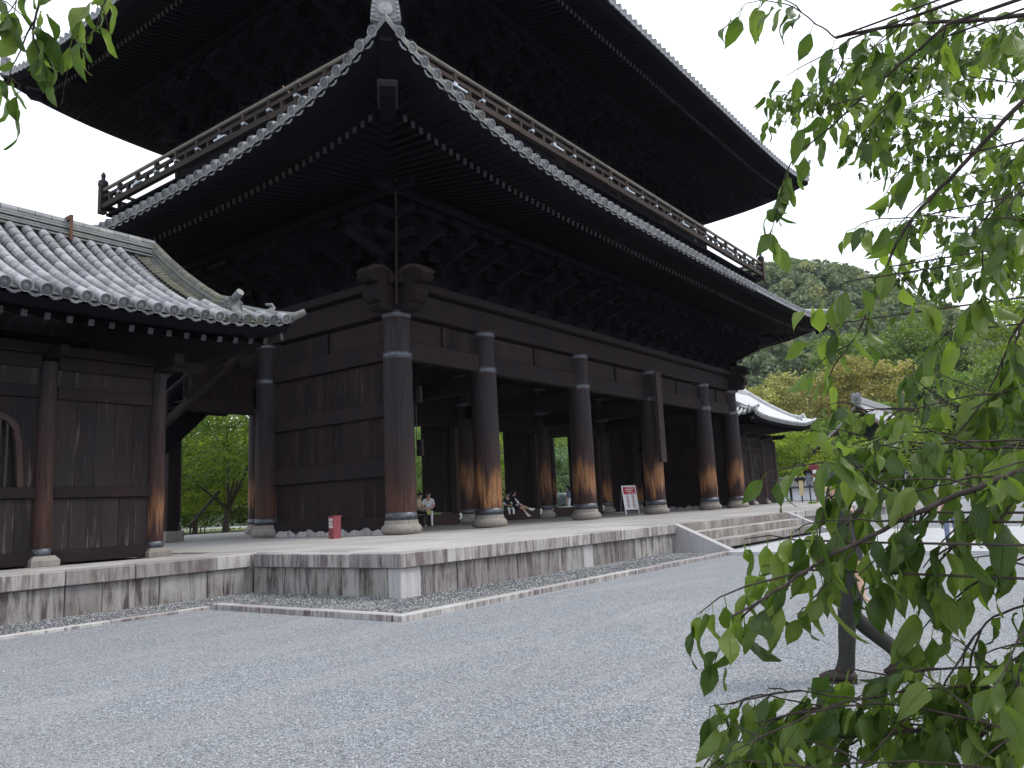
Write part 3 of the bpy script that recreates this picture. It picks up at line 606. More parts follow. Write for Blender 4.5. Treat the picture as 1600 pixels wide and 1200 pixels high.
def pan_mesh(w, L, mat='tilegate'):
    """hanging lip of a pan tile, sagging between two rolls"""
    mb = MB(); n = 8; sag = lambda u: -0.32*w*(1-(2*u-1)**2)
    top = [(-w/2+w*i/n, 0, 0.02+sag(i/n)) for i in range(n+1)]; bot = [(x, 0.0, z-0.06) for x, y, z in top]
    mb.add(top+bot, [(i, n+1+i, n+2+i, i+1) for i in range(n)])
    bk = [(x, L, z) for x, y, z in top]; bb = [(x, L, z-0.03) for x, y, z in top]; fb = [(x, 0.03, z-0.055) for x, y, z in top]
    mb.add(top+bk, [(i, i+1, n+2+i, n+1+i) for i in range(n)], True)
    mb.add(bot+fb, [(i, n+1+i, n+2+i, i+1) for i in range(n)]); mb.add(fb+bb, [(i, n+1+i, n+2+i, i+1) for i in range(n)], True)
    for k in (0.22, 0.5, 0.78):
        x = -w/2+w*k; z = 0.02+sag(k)-0.032; mb.box((x-0.04, -0.012, z-0.014), (x+0.04, 0.004, z+0.014))
    return mb.mesh('pan_tile', M[mat])
roll_me = roll_mesh(0.150, 0.62); pan_me = pan_mesh(0.36, 0.55)
def ridge_ornament(parent, loc, ang, sc=1.0, mat='tilegate', horn=True):
    """demon-tile plate at a ridge end, facing local -y, with medallion, beads, horns and a rising roll"""
    o = [(-0.40, 0), (-0.37, 0.35), (-0.33, 0.62), (-0.22, 0.74), (-0.08, 0.72), (0.08, 0.72), (0.22, 0.74), (0.33, 0.62), (0.37, 0.35), (0.40, 0), (0.22, -0.06), (0, 0.02), (-0.22, -0.06)]
    mb = MB(); R = Matrix.Rotation(ang, 3, 'Z'); T = lambda x, y, z: tuple(R @ Vector((x*sc, y*sc, z*sc)))
    mb.prism(o, lambda u, z: T(u, -0.06, z), lambda u, z: T(u, 0.08, z))
    i = [(u*0.8, 0.05+z*0.86) for u, z in o]; mb.prism(i, lambda u, z: T(u, -0.085, z), lambda u, z: T(u, -0.05, z))
    me = mb.mesh('ridge_end_tile', M['tilemid' if mat == 'tilegate' else mat]); a = put('ridge_end_tile', me, parent, loc)
    b2 = MB(); 
    def disc(c, r, y0, y1, m=16):
        b2.add([T(c[0]+r*math.cos(2*PI*q/m), y0, c[1]+r*math.sin(2*PI*q/m)) for q in range(m)]+[T(c[0]+r*.96*math.cos(2*PI*q/m), y1, c[1]+r*.96*math.sin(2*PI*q/m)) for q in range(m)],
               [(q, (q+1) % m, m+(q+1) % m, m+q) for q in range(m)]+[tuple(range(m))[::-1], tuple(range(m, 2*m))])
    disc((0, 0.26), 0.19, -0.05, -0.16); disc((0, 0.26), 0.155, -0.15, -0.175); disc((0, 0.26), 0.10, -0.17, -0.19)
    for sgn in (-1, 1):
        for q in range(5): disc((sgn*(0.335-0.012*q), 0.10+0.12*q), 0.035, -0.08, -0.12, 8)
    obj_ = put('medallion', b2.mesh('medallion', M['corner'] if mat == 'tilegate' else M['tilemid']), a, loc)
    if horn:
        b3 = MB()
        for sgn in (-1, 1): b3.tube([T(sgn*0.14, 0, 0.70), T(sgn*0.24, -0.02, 0.86), T(sgn*0.24, -0.03, 1.0)], [0.03*sc, 0.022*sc, 0.008*sc], 6)
        put('horn', b3.mesh('horn', M[mat]), a, loc)
        b4 = MB().tube([T(0, 0.15, 0.66), T(0, -0.05, 0.76), T(0, -0.24, 0.95), T(0, -0.42, 1.30)], [0.125*sc, 0.125*sc, 0.12*sc, 0.105*sc], 12)
        put('rising_roll', b4.mesh('rising_roll', M[mat]), a, loc)
    return a
def build_eaves(rname, sk, spacing, prof_top, base_len, counts, parent, seg=44):
    """roof skirt: tiled top, boarded underside, two rows of rafters, eave tiles as parts on the sides in `counts`"""
    mb = sk.sheet(MB(), [(0.03, -0.10), (0.03, 0.0)]+prof_top, seg, False)
    roof = obj(rname, mb, M['tiledark'], parent)
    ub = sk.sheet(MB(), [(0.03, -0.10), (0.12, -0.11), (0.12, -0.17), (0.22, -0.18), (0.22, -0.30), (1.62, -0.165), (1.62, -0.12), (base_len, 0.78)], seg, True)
    obj('eave_boards', ub, M['eave'], parent)
    fl, br, ec = MB(), MB(), MB()
    for k in range(4):
        L = sk.side(k)[6]; d = 0.5
        while d < L-0.4:
            e = min(d, L-d)
            P1, P2 = sk.pt(k, d, 0.30, -0.268), sk.pt(k, d, min(1.62, e), -0.143); ax = Vector((sk.side(k)[2], sk.side(k)[3], 0))
            if e > 0.6: fl.beam(P1, P2, 0.14, 0.09, ax.cross(P2-P1)); dd = (P2-P1).normalized(); 0
            te = min(base_len-0.2, e)
            if te > 1.9:
                P1, P2 = sk.pt(k, d, 1.48, -0.29), sk.pt(k, d, te, -0.29+0.235*(te-1.48)); br.beam(P1, P2, 0.15, 0.19, ax.cross(P2-P1))
                dd = (P2-P1).normalized(); ec.beam(P1-dd*0.012, P1+dd*0.001, 0.152, 0.192, ax.cross(dd))
            d += 0.33
    obj('flying_rafters', fl, M['eave'], parent, kind='stuff'); obj('base_rafters', br, M['eave'], parent, kind='stuff'); obj('rafter_ends', ec, M['rafterend'], parent, kind='stuff')
    x0, x1, y0, y1 = sk.r
    for cx, sx in ((x0, 1), (x1, -1)):
        for cy, sy in ((y0, 1), (y1, -1)):
            q = lambda t, z: Vector((cx+sx*t, cy+sy*t, sk.ze+z+rise(t, sk.amp, sk.d0)*max(0, 1-t/sk.fall)))
            hb = MB().beam(q(1.05, -0.42), q(base_len, 0.55), 0.42, 0.46); hb.beam(q(0.22, -0.24), q(1.9, -0.16), 0.34, 0.26)
            obj('hip_rafter', hb, M['eave'], parent)
            a = math.atan2(sy, sx)
            nb = MB(); c0, c1 = q(1.02, -0.50), q(1.5, -0.50); nb.beam(c0, c1, 0.44, 0.40)
            he = obj('hip_rafter_end', nb, M['eave'], parent); obj('hip_rafter_cap', MB().beam(q(0.95, -0.29), q(1.6, -0.25), 0.56, 0.09), M['rafterend'], he)
            # tiled hip ridge with its ornament
            rb = MB(); pts = [q(t, z) for t, z in [(0.55, 0.32)]+[(pt, pz+0.25) for pt, pz in prof_top[1:]]]
            rb.tube(pts, 0.20, 10); 
            rg = obj('hip_ridge', rb, M['tilegate'], roof)
            ridge_ornament(parent, q(0.20, 0.20), math.atan2(-sx*1.0, sy*1.0) if False else math.atan2(sy, sx)-PI/2, 1.0)
            # two curved corner lips
    # eave tiles
    rolls = MB()
    for k in range(4):
        ox, oy, ax, ay, ix, iy, L = sk.side(k); n = int((L-0.9)/spacing); rz = (0, PI/2, PI, -PI/2)[k]
        for i in range(n+1):
            d = L/2+(i-n/2)*spacing; near = k in counts and counts[k][0] <= d <= counts[k][1]
            p = sk.pt(k, d, 0.0, 0.02); p2 = sk.pt(k, d+0.01, 0, 0.02); tilt = math.atan2((p2-p).z, 0.01); t2 = min(L-d, d, prof_top[-1][0])
            if near:
                s1 = math.atan2(prof_top[1][1]-prof_top[0][1], prof_top[1][0]-prof_top[0][0])-0.05
                e = Matrix.Rotation(rz, 3, 'Z') @ Matrix.Rotation(-tilt, 3, 'Y') @ Matrix.Rotation(s1, 3, 'X')
                put('eave_tile', roll_me, roof, p+Vector((random.gauss(0, .008), random.gauss(0, .008), random.gauss(0, .008))), (e @ Euler((random.gauss(0, .03), random.gauss(0, .6), random.gauss(0, .03))).to_matrix() if False else e @ Euler((random.gauss(0, .035), 0, random.gauss(0, .035))).to_matrix()).to_euler())
                if i < n:
                    pm = sk.pt(k, d+spacing/2, 0.07, -0.03); put('pan_tile', pan_me, roof, pm, e.to_euler(), (spacing/0.477*1.12, 1, 1))
            else:
                rolls.tube([p, sk.pt(k, d, 0.6, 0.02+prof_top[1][1]*0.5)], 0.15, 8)
                pm = sk.pt(k, d+spacing/2, 0.05, -0.06); rolls.obox(pm, Vector((ax, ay, 0))*spacing*0.32, Vector((ix, iy, 0))*0.03, (0, 0, 0.055))
            pts = [sk.pt(k, d, min(t, t2), z+0.02) for t, z in prof_top if t <= t2+0.8]
            if len(pts) >= 2: rolls.tube(pts, 0.145, 8, False)
    obj('tile_rolls', rolls, M['tilegate'], roof, kind='stuff')
    return roof
GX0, GX1, GY0, GY1 = 13.2, 57.6, 13.26, 40.04
low = Skirt(GX0, GX1, GY0, GY1, 12.27, 2.0, 3.6, 5.2)
build_eaves('lower_roof', low, 0.477, [(0.0, 0.06), (1.2, 0.50), (2.6, 1.15), (4.0, 1.95), (4.9, 2.55)], 5.3, {0: (0, 26.5), 3: (5.0, 27)}, gate)
# bracket sets between plate beam and eaves (one mesh, many parts)
def bracket_mesh(steps, dz, dx, nm='bracket_set'):
    mb = MB(); mb.box((-0.34, -0.34, 0), (0.34, 0.34, 0.30), 0.05)
    for s in range(steps):
        z = 0.32+s*dz; o = s*dx
        mb.box((-0.62-0.1*(s == 0), -o-0.10, z), (0.62+0.1*(s == 0), -o+0.10, z+0.24), 0.03)     # arm along the wall
        mb.box((-0.10, -o-dx-0.2, z+0.01), (0.10, 0.3, z+0.25), 0.03)                     # arm reaching out
        for q in (-0.56, 0, 0.56): mb.box((q-0.15, -o-0.16, z+0.245), (q+0.15, -o+0.16, z+0.245+dz-0.25), 0.03)
        mb.box((-0.15, -o-dx-0.16, z+0.255), (0.15, -o-dx+0.16, z+0.245+dz-0.25), 0.03)
    o = steps*dx; z = 0.32+steps*dz; mb.box((-0.66, -o-0.1, z), (0.66, -o+0.1, z+0.22), 0.03)
    mb.obox((0, -o*0.75, 0.32+dz*1.3), (0.09, 0, 0), (0, o*0.55, -0.34), (0, 0.06, 0.11))   # slanting tail
    return mb.mesh(nm, M['eave'])
brk = bracket_mesh(3, 0.52, 0.60)
def brackets(me, x0, x1, y0, y1, z, step):
    for (a, b, c, ax, rz) in ((x0, x1, y0, 'x', 0), (x0, x1, y1, 'x', PI), (y0, y1, x0, 'y', -PI/2), (y0, y1, x1, 'y', PI/2)):
        n = round((b-a)/step)
        for i in range(n+1):
            d = a+(b-a)*i/n; put('bracket_set', me, gate, (d, c, z) if ax == 'x' else (c, d, z), (0, 0, rz))
brackets(brk, XS[0], XS[-1], YS[0], YS[2], 9.77, 1.72)
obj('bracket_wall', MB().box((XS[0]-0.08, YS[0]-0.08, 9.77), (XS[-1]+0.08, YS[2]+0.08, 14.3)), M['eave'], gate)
for o, z in ((0.62, 10.95), (1.22, 11.47), (1.85, 12.02)):
    for k, yy in enumerate((YS[0]-o, YS[2]+o)): bx('purlin', (XS[0]-o-0.9, yy-0.11, z), (XS[-1]+o+0.9, yy+0.11, z+0.24), M['eave'], gate, 0.02)
    for k, xx in enumerate((XS[0]-o, XS[-1]+o)): bx('purlin', (xx-0.112, YS[0]-o-0.9, z+0.003), (xx+0.112, YS[2]+o+0.9, z+0.243), M['eave'], gate, 0.02)
# balcony with railing
BX0, BX1, BY0, BY1 = 17.1, 52.5, 17.0, 36.3
obj('balcony_support', MB().box((BX0+1.4, BY0+1.2, 14.3), (BX1-1.4, BY1-1.2, 16.0)), M['eave'], gate)
jm = MB(); d = BX0+0.5
while d < BX1: jm.box((d-0.09, BY0+0.3, 15.86), (d+0.09, BY0+1.4, 16.05)).box((d-0.09, BY1-1.4, 15.86), (d+0.09, BY1-0.05, 16.05)); d += 0.8
d = BY0+0.9
while d < BY1-0.5: jm.box((BX0+0.3, d-0.09, 15.861), (BX0+1.6, d+0.09, 16.051)).box((BX1-1.6, d-0.09, 15.861), (BX1-0.05, d+0.09, 16.051)); d += 0.8
obj('balcony_joists', jm, M['eave'], gate, kind='stuff')
obj('balcony_floor', MB().box((BX0+0.12, BY0+0.12, 16.06), (BX1-0.12, BY1-0.12, 16.18)), M['eave'], gate)
ZR = 17.33
def rail_side(p, q):
    p, q = Vector(p), Vector(q); d = (q-p); L = d.length; d.normalize(); nrm = Vector((d.y, -d.x, 0))
    V = lambda t, z: p+d*t+Vector((0, 0, z))
    n = max(2, round(L/7.0))
    for i in range(n):
        a, b = L*i/n, L*(i+1)/n
        obj('handrail', MB().tube([V(a+0.01, ZR), V(b-0.01, ZR)], 0.085, 10), M['railtop'], gate)
        obj('middle_rail', MB().beam(V(a+0.01, ZR-0.36), V(b-0.01, ZR-0.36), 0.12, 0.15), M['rail'], gate)
        obj('base_rail', MB().beam(V(a+0.01, ZR-0.83), V(b-0.01, ZR-0.81), 0.22, 0.24), M['rail'], gate)
    m = round(L/1.62)
    for i in range(1, m):
        t = L*i/m
        po = obj('railing_post', MB().beam(V(t, ZR-0.68), V(t, ZR-0.08), 0.17, 0.17, d), M['rail'], gate)
        obj('metal_sleeve', MB().beam(V(t, ZR-0.55), V(t, ZR-0.46), 0.185, 0.185, d), M['metal'], po)
    for i in range(m):
        t = L*(i+0.5)/m; obj('railing_strut', MB().beam(V(t, ZR-0.68), V(t, ZR-0.435), 0.16, 0.13, d), M['rail'], gate)
    for i in range(2, m, 4):
        t = L*(i+0.1)/m; c = V(t, ZR-0.655)+nrm*0.03; obj('metal_cover', MB().obox(c, d*0.38, nrm*0.15, (0, 0, 0.035)), M['metal'], gate)
rail_side((BX0, BY0, 0), (BX1, BY0, 0)); rail_side((BX0, BY1, 0), (BX0, BY0, 0)); rail_side((BX1, BY0, 0), (BX1, BY1, 0)); rail_side((BX1, BY1, 0), (BX0, BY1, 0))
for x in (BX0, BX1):
    for y in (BY0, BY1):
        if (x, y) == (BX0, BY0): pass
        po = obj('corner_post', MB().box((x-0.16, y-0.16, 16.18), (x+0.16, y+0.16, 17.52), 0.02), M['rail'], gate)
        obj('post_finial', MB().lathe([(0.20, 0), (0.23, 0.04), (0.23, 0.22), (0.19, 0.30), (0.09, 0.34), (0.085, 0.42), (0.10, 0.5), (0.11, 0.6), (0.05, 0.72), (0.01, 0.75)], 12, (x, y, 17.52)), M['rafterend'], po)
# upper storey
UX0, UX1, UY0, UY1 = 20.2, 49.4, 20.1, 34.4
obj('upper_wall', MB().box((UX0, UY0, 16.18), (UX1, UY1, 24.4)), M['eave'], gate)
for z0, z1 in ((16.5, 16.9), (18.3, 18.6), (19.4, 19.85)):
    for yy in (UY0-0.06, UY1+0.06): bx('upper_beam', (UX0-0.5, yy-0.13, z0), (UX1+0.5, yy+0.13, z1), M['beam'], gate, 0.02)
    for xx in (UX0-0.06, UX1+0.06): bx('upper_beam', (xx-0.132, UY0-0.5, z0+0.003), (xx+0.132, UY1+0.5, z1+0.003), M['beam'], gate, 0.02)
ucol = MB().lathe([(0.36, 0), (0.36, 3.7)], 18).mesh('upper_column', M['beam'])
for i in range(6):
    for yy in (UY0-0.02, UY1+0.02): put('upper_column', ucol, gate, (UX0+(UX1-UX0)*i/5, yy, 16.18))
for xx in (UX0-0.02, UX1+0.02): put('upper_column', ucol, gate, (xx, (UY0+UY1)/2, 16.18))
brk2 = bracket_mesh(3, 0.56, 0.62)
brackets(brk2, UX0, UX1, UY0, UY1, 19.9, 1.83)
for o, z in ((0.65, 21.2), (1.28, 21.75), (1.95, 22.3)):
    for yy in (UY0-o, UY1+o): bx('purlin', (UX0-o-0.9, yy-0.11, z), (UX1+o+0.9, yy+0.11, z+0.24), M['eave'], gate, 0.02)
    for xx in (UX0-o, UX1+o): bx('purlin', (xx-0.112, UY0-o-0.9, z+0.003), (xx+0.112, UY1+o+0.9, z+0.243), M['eave'], gate, 0.02)
up = Skirt(14.0, 55.8, 14.0, 40.7, 22.45, 1.25, 3.4, 5.0)
build_eaves('upper_roof', up, 0.477, [(0.0, 0.06), (1.2, 0.52), (2.8, 1.3), (5.0, 2.6), (8.0, 4.9)], 5.6, {}, gate)
gx0, gx1 = 22.2, 47.6
gb = MB().prism([(22.0, 27.0), (31.3, 27.0), (30.4, 27.9), (28.6, 29.9), (26.65, 32.6), (24.7, 29.9), (22.9, 27.9)], lambda y, z: (gx0, y, z), lambda y, z: (gx1, y, z))
obj('gable_roof', gb, M['tiledark'], gate)
obj('main_ridge', MB().box((gx0-0.3, 26.3, 32.4), (gx1+0.3, 27.0, 33.7), 0.08), M['tilegate'], gate)
# board hung beside a front column
tag(bx('hanging_board', (37.80, 18.42, 3.55), (38.42, 18.56, 8.35), M['board'], None, 0.015), 'tall narrow wooden board hung on the fourth front column', 'board')
# ------------------------------------------------------------------ thin air between the camera and the hill
hm_ = bpy.data.materials.new('thin haze'); hm_.use_nodes = True; ht = hm_.node_tree; ht.nodes.clear()
ho = ht.nodes.new('ShaderNodeOutputMaterial'); hv_ = ht.nodes.new('ShaderNodeVolumePrincipled')
hv_.inputs['Color'].default_value = (0.82, 0.9, 1.0, 1); hv_.inputs['Density'].default_value = 0.00010; hv_.inputs['Anisotropy'].default_value = 0.0
ht.links.new(hv_.outputs[0], ho.inputs['Volume'])
obj('haze', MB().box((-1600, -1600, -2.0), (1600, 1600, 104.0)), hm_, kind='stuff')

# ------------------------------------------------------------------ stair wings beside the gate
def wing(label, x_r, y_f, s, detail, matroll, matwall, z0=H):
    t = thing('stair_wing', label, 'wing building', (x_r-3.5*s, y_f+1.7*s, z0))
    P = lambda x, y, z: (x_r+x*s, y_f+y*s, z0+z*s)
    B = lambda nm, a, b, m, par=None, bev=0.0: bx(nm, P(*a), P(*b), m, par or t, bev*s)
    cx = [0.0, -2.38, -4.76, -7.14]; D = 3.5
    cm = MB().lathe([(0.19*s, 0.34*s), (0.19*s, 1.6*s), (0.178*s, 4.15*s)], 18).mesh('column', M['wingcol'])
    cmw = MB().lathe([(0.19*s, 0.34*s), (0.19*s, 1.6*s), (0.178*s, 4.15*s)], 18).mesh('column', M['wingcolworn'])
    bm = MB(); bm.lathe([(0.19*s, 0.20*s), (0.197*s, 0.204*s), (0.197*s, 0.336*s), (0.19*s, 0.34*s)], 18); ir = bm.mesh('iron_band', M['iron'])
    bb = MB(); q = 0.27*s; w2 = 0.2*s
    bb.add([(-q,-q,0),(q,-q,0),(q,q,0),(-q,q,0),(-q,-q,.11*s),(q,-q,.11*s),(q,q,.11*s),(-q,q,.11*s),(-w2,-w2,.2*s),(w2,-w2,.2*s),(w2,w2,.2*s),(-w2,w2,.2*s)],
           [(0,1,5,4),(1,2,6,5),(2,3,7,6),(3,0,4,7),(4,5,9,8),(5,6,10,9),(6,7,11,10),(7,4,8,11),(8,9,10,11)])
    bs = bb.mesh('base_stone', M['base'])
    for x in cx:
        for y in (0, D):
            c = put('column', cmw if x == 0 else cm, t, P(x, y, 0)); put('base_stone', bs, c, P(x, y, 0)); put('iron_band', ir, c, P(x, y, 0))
    def wall(x0, x1, y, ax, win=False):
        """one bay: sill, two rails, head beam, planks between"""
        def BB(nm, a0, a1, th, za, zb, m, bev=0.01, off=0.0):
            if ax == 'x': return B(nm, (a0, y-th+off, za), (a1, y+th+off, zb), m, None, bev)
            return B(nm, (y-th+off, a0, za), (y+th+off, a1, zb), m, None, bev)
        a, b = x0+0.17, x1-0.17
        BB('wall_sill', a, b, 0.12, 0.03, 0.28, M['beam']); BB('wall_rail', a, b, 0.10, 1.34, 1.57, M['beam'], 0.015); BB('wall_rail', a, b, 0.10, 3.38, 3.63, M['beam'], 0.015)
        BB('head_beam', a, b, 0.11, 4.0, 4.28, M['beam'], 0.015)
        BB('panel_board', a, b, 0.03, 3.633, 3.997, M[matwall], 0)
        n = 6; e = np.linspace(a, b, n+1)
        for p, q2 in zip(e[:-1], e[1:]):
            d = random.uniform(-0.006, 0.006); BB('wall_plank', p+.003, q2-.003, 0.03, 0.283, 1.337, M[matwall], 0.004, d)
        if not win:
            e = np.linspace(a, b, 6)
            for p, q2 in zip(e[:-1], e[1:]):
                d = random.uniform(-0.006, 0.006); BB('wall_plank', p+.003, q2-.003, 0.03, 1.573, 3.377, M[matwall], 0.004, d)
        else:
            m = (a+b)/2; hw = 0.72
            prof = [(-0.80, 1.573), (-0.76, 2.1), (-0.72, 2.5), (-0.66, 2.8), (-0.50, 2.98), (-0.30, 3.05), (-0.12, 3.13), (0, 3.26), (0.12, 3.13), (0.30, 3.05), (0.50, 2.98), (0.66, 2.8), (0.72, 2.5), (0.76, 2.1), (0.80, 1.573)]
            L = [(a, 1.573), (a, 3.377)]; 
            mbw = MB(); n2 = len(prof); o1 = prof; o2 = [(max(a-m, min(b-m, u*1.9)), 3.377 if abs(u) < 0.7 else (z if abs(u) > 0.79 else 2.9)) for u, z in prof]
            o2 = [(a-m, 1.573), (a-m, 2.1), (a-m, 2.6), (a-m, 3.0), (a-m, 3.377), (-0.45, 3.377), (-0.2, 3.377), (0, 3.377), (0.2, 3.377), (0.45, 3.377), (b-m, 3.377), (b-m, 3.0), (b-m, 2.6), (b-m, 2.1), (b-m, 1.573)]
            for yy, fl in ((-0.03, 1), (0.03, -1)):
                mbw.add([P(m+u, y+yy, z) for u, z in o1]+[P(m+u, y+yy, z) for u, z in o2], [((i, i+1, n2+i+1, n2+i) if fl > 0 else (i+1, i, n2+i, n2+i+1)) for i in range(n2-1)])
            obj('window_wall', mbw, M[matwall], t)
            fr = MB(); inn = [(u*0.86, 1.573+(z-1.573)*0.93) for u, z in prof]
            for yy in (-0.07, 0.07): fr.add([P(m+u, y+yy, z) for u, z in prof]+[P(m+u, y+yy, z) for u, z in inn], [((i+1, i, n2+i, n2+i+1) if yy < 0 else (i, i+1, n2+i+1, n2+i)) for i in range(n2-1)])
            for oo in (prof, inn): fr.add([P(m+u, y-0.07, z) for u, z in oo]+[P(m+u, y+0.07, z) for u, z in oo], [(i, i+1, n2+i+1, n2+i) for i in range(n2-1)])
            wd = obj('window', fr, M['board'], t)
            k = -0.6
            while k <= 0.61:
                top = 1.57+(3.0-1.57)*(1-0.35*abs(k)**2.2)+0.08
                bmb = MB(); bmb.tube([P(m+k, y, 1.575), P(m+k, y, top)], 0.028*s, 6)
                for zz in (1.66, 2.2, 2.28, 2.86): bmb.tube([P(m+k, y, zz), P(m+k, y, zz+0.05)], 0.045*s, 6)
                obj('window_bar', bmb, M['dark'], wd); k += 0.135
            obj('window_backing', MB().box(P(a, y+0.25, 1.5), P(b, y+0.3, 3.4)), M['dark'], t)
    for i in range(3):
        wall(cx[i+1], cx[i], 0, 'x', i == 1); wall(cx[i+1], cx[i], D, 'x')
    wall(0, D, 0.0, 'y'); wall(0, D, cx[-1], 'y')
    B('wall_plate', (-8.2, -0.13, 4.3), (1.1, 0.13, 4.52), M['beam'], None, 0.02); B('wall_plate', (-8.2, D-0.13, 4.3), (1.1, D+0.13, 4.52), M['beam'], None, 0.02)
    B('wall_plate', (-0.13, -0.9, 4.303), (0.13, D+0.9, 4.517), M['beam'], None, 0.02); B('wall_plate', (-7.27, -0.9, 4.303), (-7.01, D+0.9, 4.517), M['beam'], None, 0.02)
    for x in cx: B('eave_bracket', (x-0.09, -0.75, 4.22), (x+0.09, 0.3, 4.42), M['beam'], None, 0.03)
    # roof: hip skirt plus raised gable part
    XE0, XE1, YE0, YE1 = -9.3, 2.16, -2.25, D+2.25
    sk = Skirt(x_r+XE0*s, x_r+XE1*s, y_f+YE0*s, y_f+YE1*s, z0+5.06*s, 0.40*s, 1.3*s, 3.0*s)
    zc = lambda u: 0.45*u+0.046*u*u
    ts = [0, 0.5, 1.0, 1.4]
    mb = sk.sheet(MB(), [(0.10*s, -0.15*s), (0.10*s, -0.06*s)]+[(u*s, (zc(u)-0.07)*s) for u in ts], 24)
    ridge_t = 4.0
    xa, xb = XE0+1.4, XE1-1.4
    for sg, ye in ((1, YE0), (-1, YE1)):
        n = 8; us = [1.4+(ridge_t-1.4)*i/n for i in range(n+1)]
        vs = [P(x, ye+sg*u, 5.06+zc(u)-0.07) for u in us for x in (xa, xb)]
        mb.add(vs, [((2*i, 2*i+1, 2*i+3, 2*i+2) if sg > 0 else (2*i+1, 2*i, 2*i+2, 2*i+3)) for i in range(n)], True)
    roof = obj('roof', mb, M['tiledark'], t)
    ub = sk.sheet(MB(), [(0.10*s, -0.06*s), (0.10*s, -0.20*s), (0.14*s, -0.21*s), (0.14*s, -0.30*s), (0.5*s, -0.26*s), (2.3*s, 0.45*s)], 24, True); obj('eave_boards', ub, M['eave'], t)
    for xg, nm in ((xa+0.06, 0), (xb-0.06, 1)):
        g = [(YE0+1.4, 5.06+zc(1.4)-0.1)]+[(YE0+u, 5.06+zc(u)-0.12) for u in (2.2, 3.0, 4.0)]+[(YE1-u, 5.06+zc(u)-0.12) for u in (3.0, 2.2)]+[(YE1-1.4, 5.06+zc(1.4)-0.1)]
        obj('gable_wall', MB().prism(g, lambda y, z: P(xg-0.04, y, z), lambda y, z: P(xg+0.04, y, z)), M['beam'], t)
    # rafters: each its own part on the front, joined behind
    k = XE0+0.5; back = MB()
    while k < XE1-0.35:
        dk = (min(k-XE0, XE1-k))*s; rz = rise(dk, sk.amp, sk.d0)/s
        p, q3 = (k, YE0+0.42, 4.66+rz*0.8), (k, min(-0.1, YE0+max(0.7, min(k-XE0, XE1-k))), 4.66+rz*0.4+0.33*min(1.7, min(k-XE0, XE1-k)))
        if detail:
            r1 = obj('rafter', MB().beam(P(*p), P(*q3), 0.11*s, 0.13*s), M['eave'], t)
            dd = (Vector(P(*q3))-Vector(P(*p))).normalized()
            obj('rafter_end', MB().beam(Vector(P(*p))-dd*0.012, Vector(P(*p))+dd*0.002, 0.108*s, 0.128*s), M['rafterend'], r1)
        else: back.beam(P(*p), P(*q3), 0.11*s, 0.13*s)
        back.beam(P(k, YE1-0.42, 4.66+rz*0.8), P(k, D+0.1, 5.2+rz*0.3), 0.11*s, 0.13*s)
        k += 0.40
    obj('back_rafters', back, M['eave'], t, kind='stuff')
    # tiles
    sp = 0.352; nR = int((XE1-XE0-0.5)/sp); xm = (XE0+XE1)/2
    segL = 0.30
    seg = MB(); nn = 8; ang = [PI*(-0.02+1.04*i/nn) for i in range(nn+1)]
    for (r0, y0_) in ((0.113, 0),): 
        a0 = [(r0*s*math.cos(q), 0, r0*s*math.sin(q)) for q in ang]; a1 = [(r0*0.95*s*math.cos(q), segL*1.06*s, r0*0.95*s*math.sin(q)) for q in ang]; i0 = [(x*0.82, 0, z*0.82) for x, _, z in a0]
        seg.add(a0+a1+i0, [(i, nn+1+i, nn+2+i, i+1) for i in range(nn)]+[(i, i+1, 2*nn+3+i, 2*nn+2+i) for i in range(nn)], True)
    segme = seg.mesh('cover_tile', M[matroll]); endme = roll_mesh(0.118*s, 0.30*s, 8, matroll)
    lip = pan_mesh(0.27*s, 0.4*s, matroll); joined = MB(); pans = MB(); moss = MB()
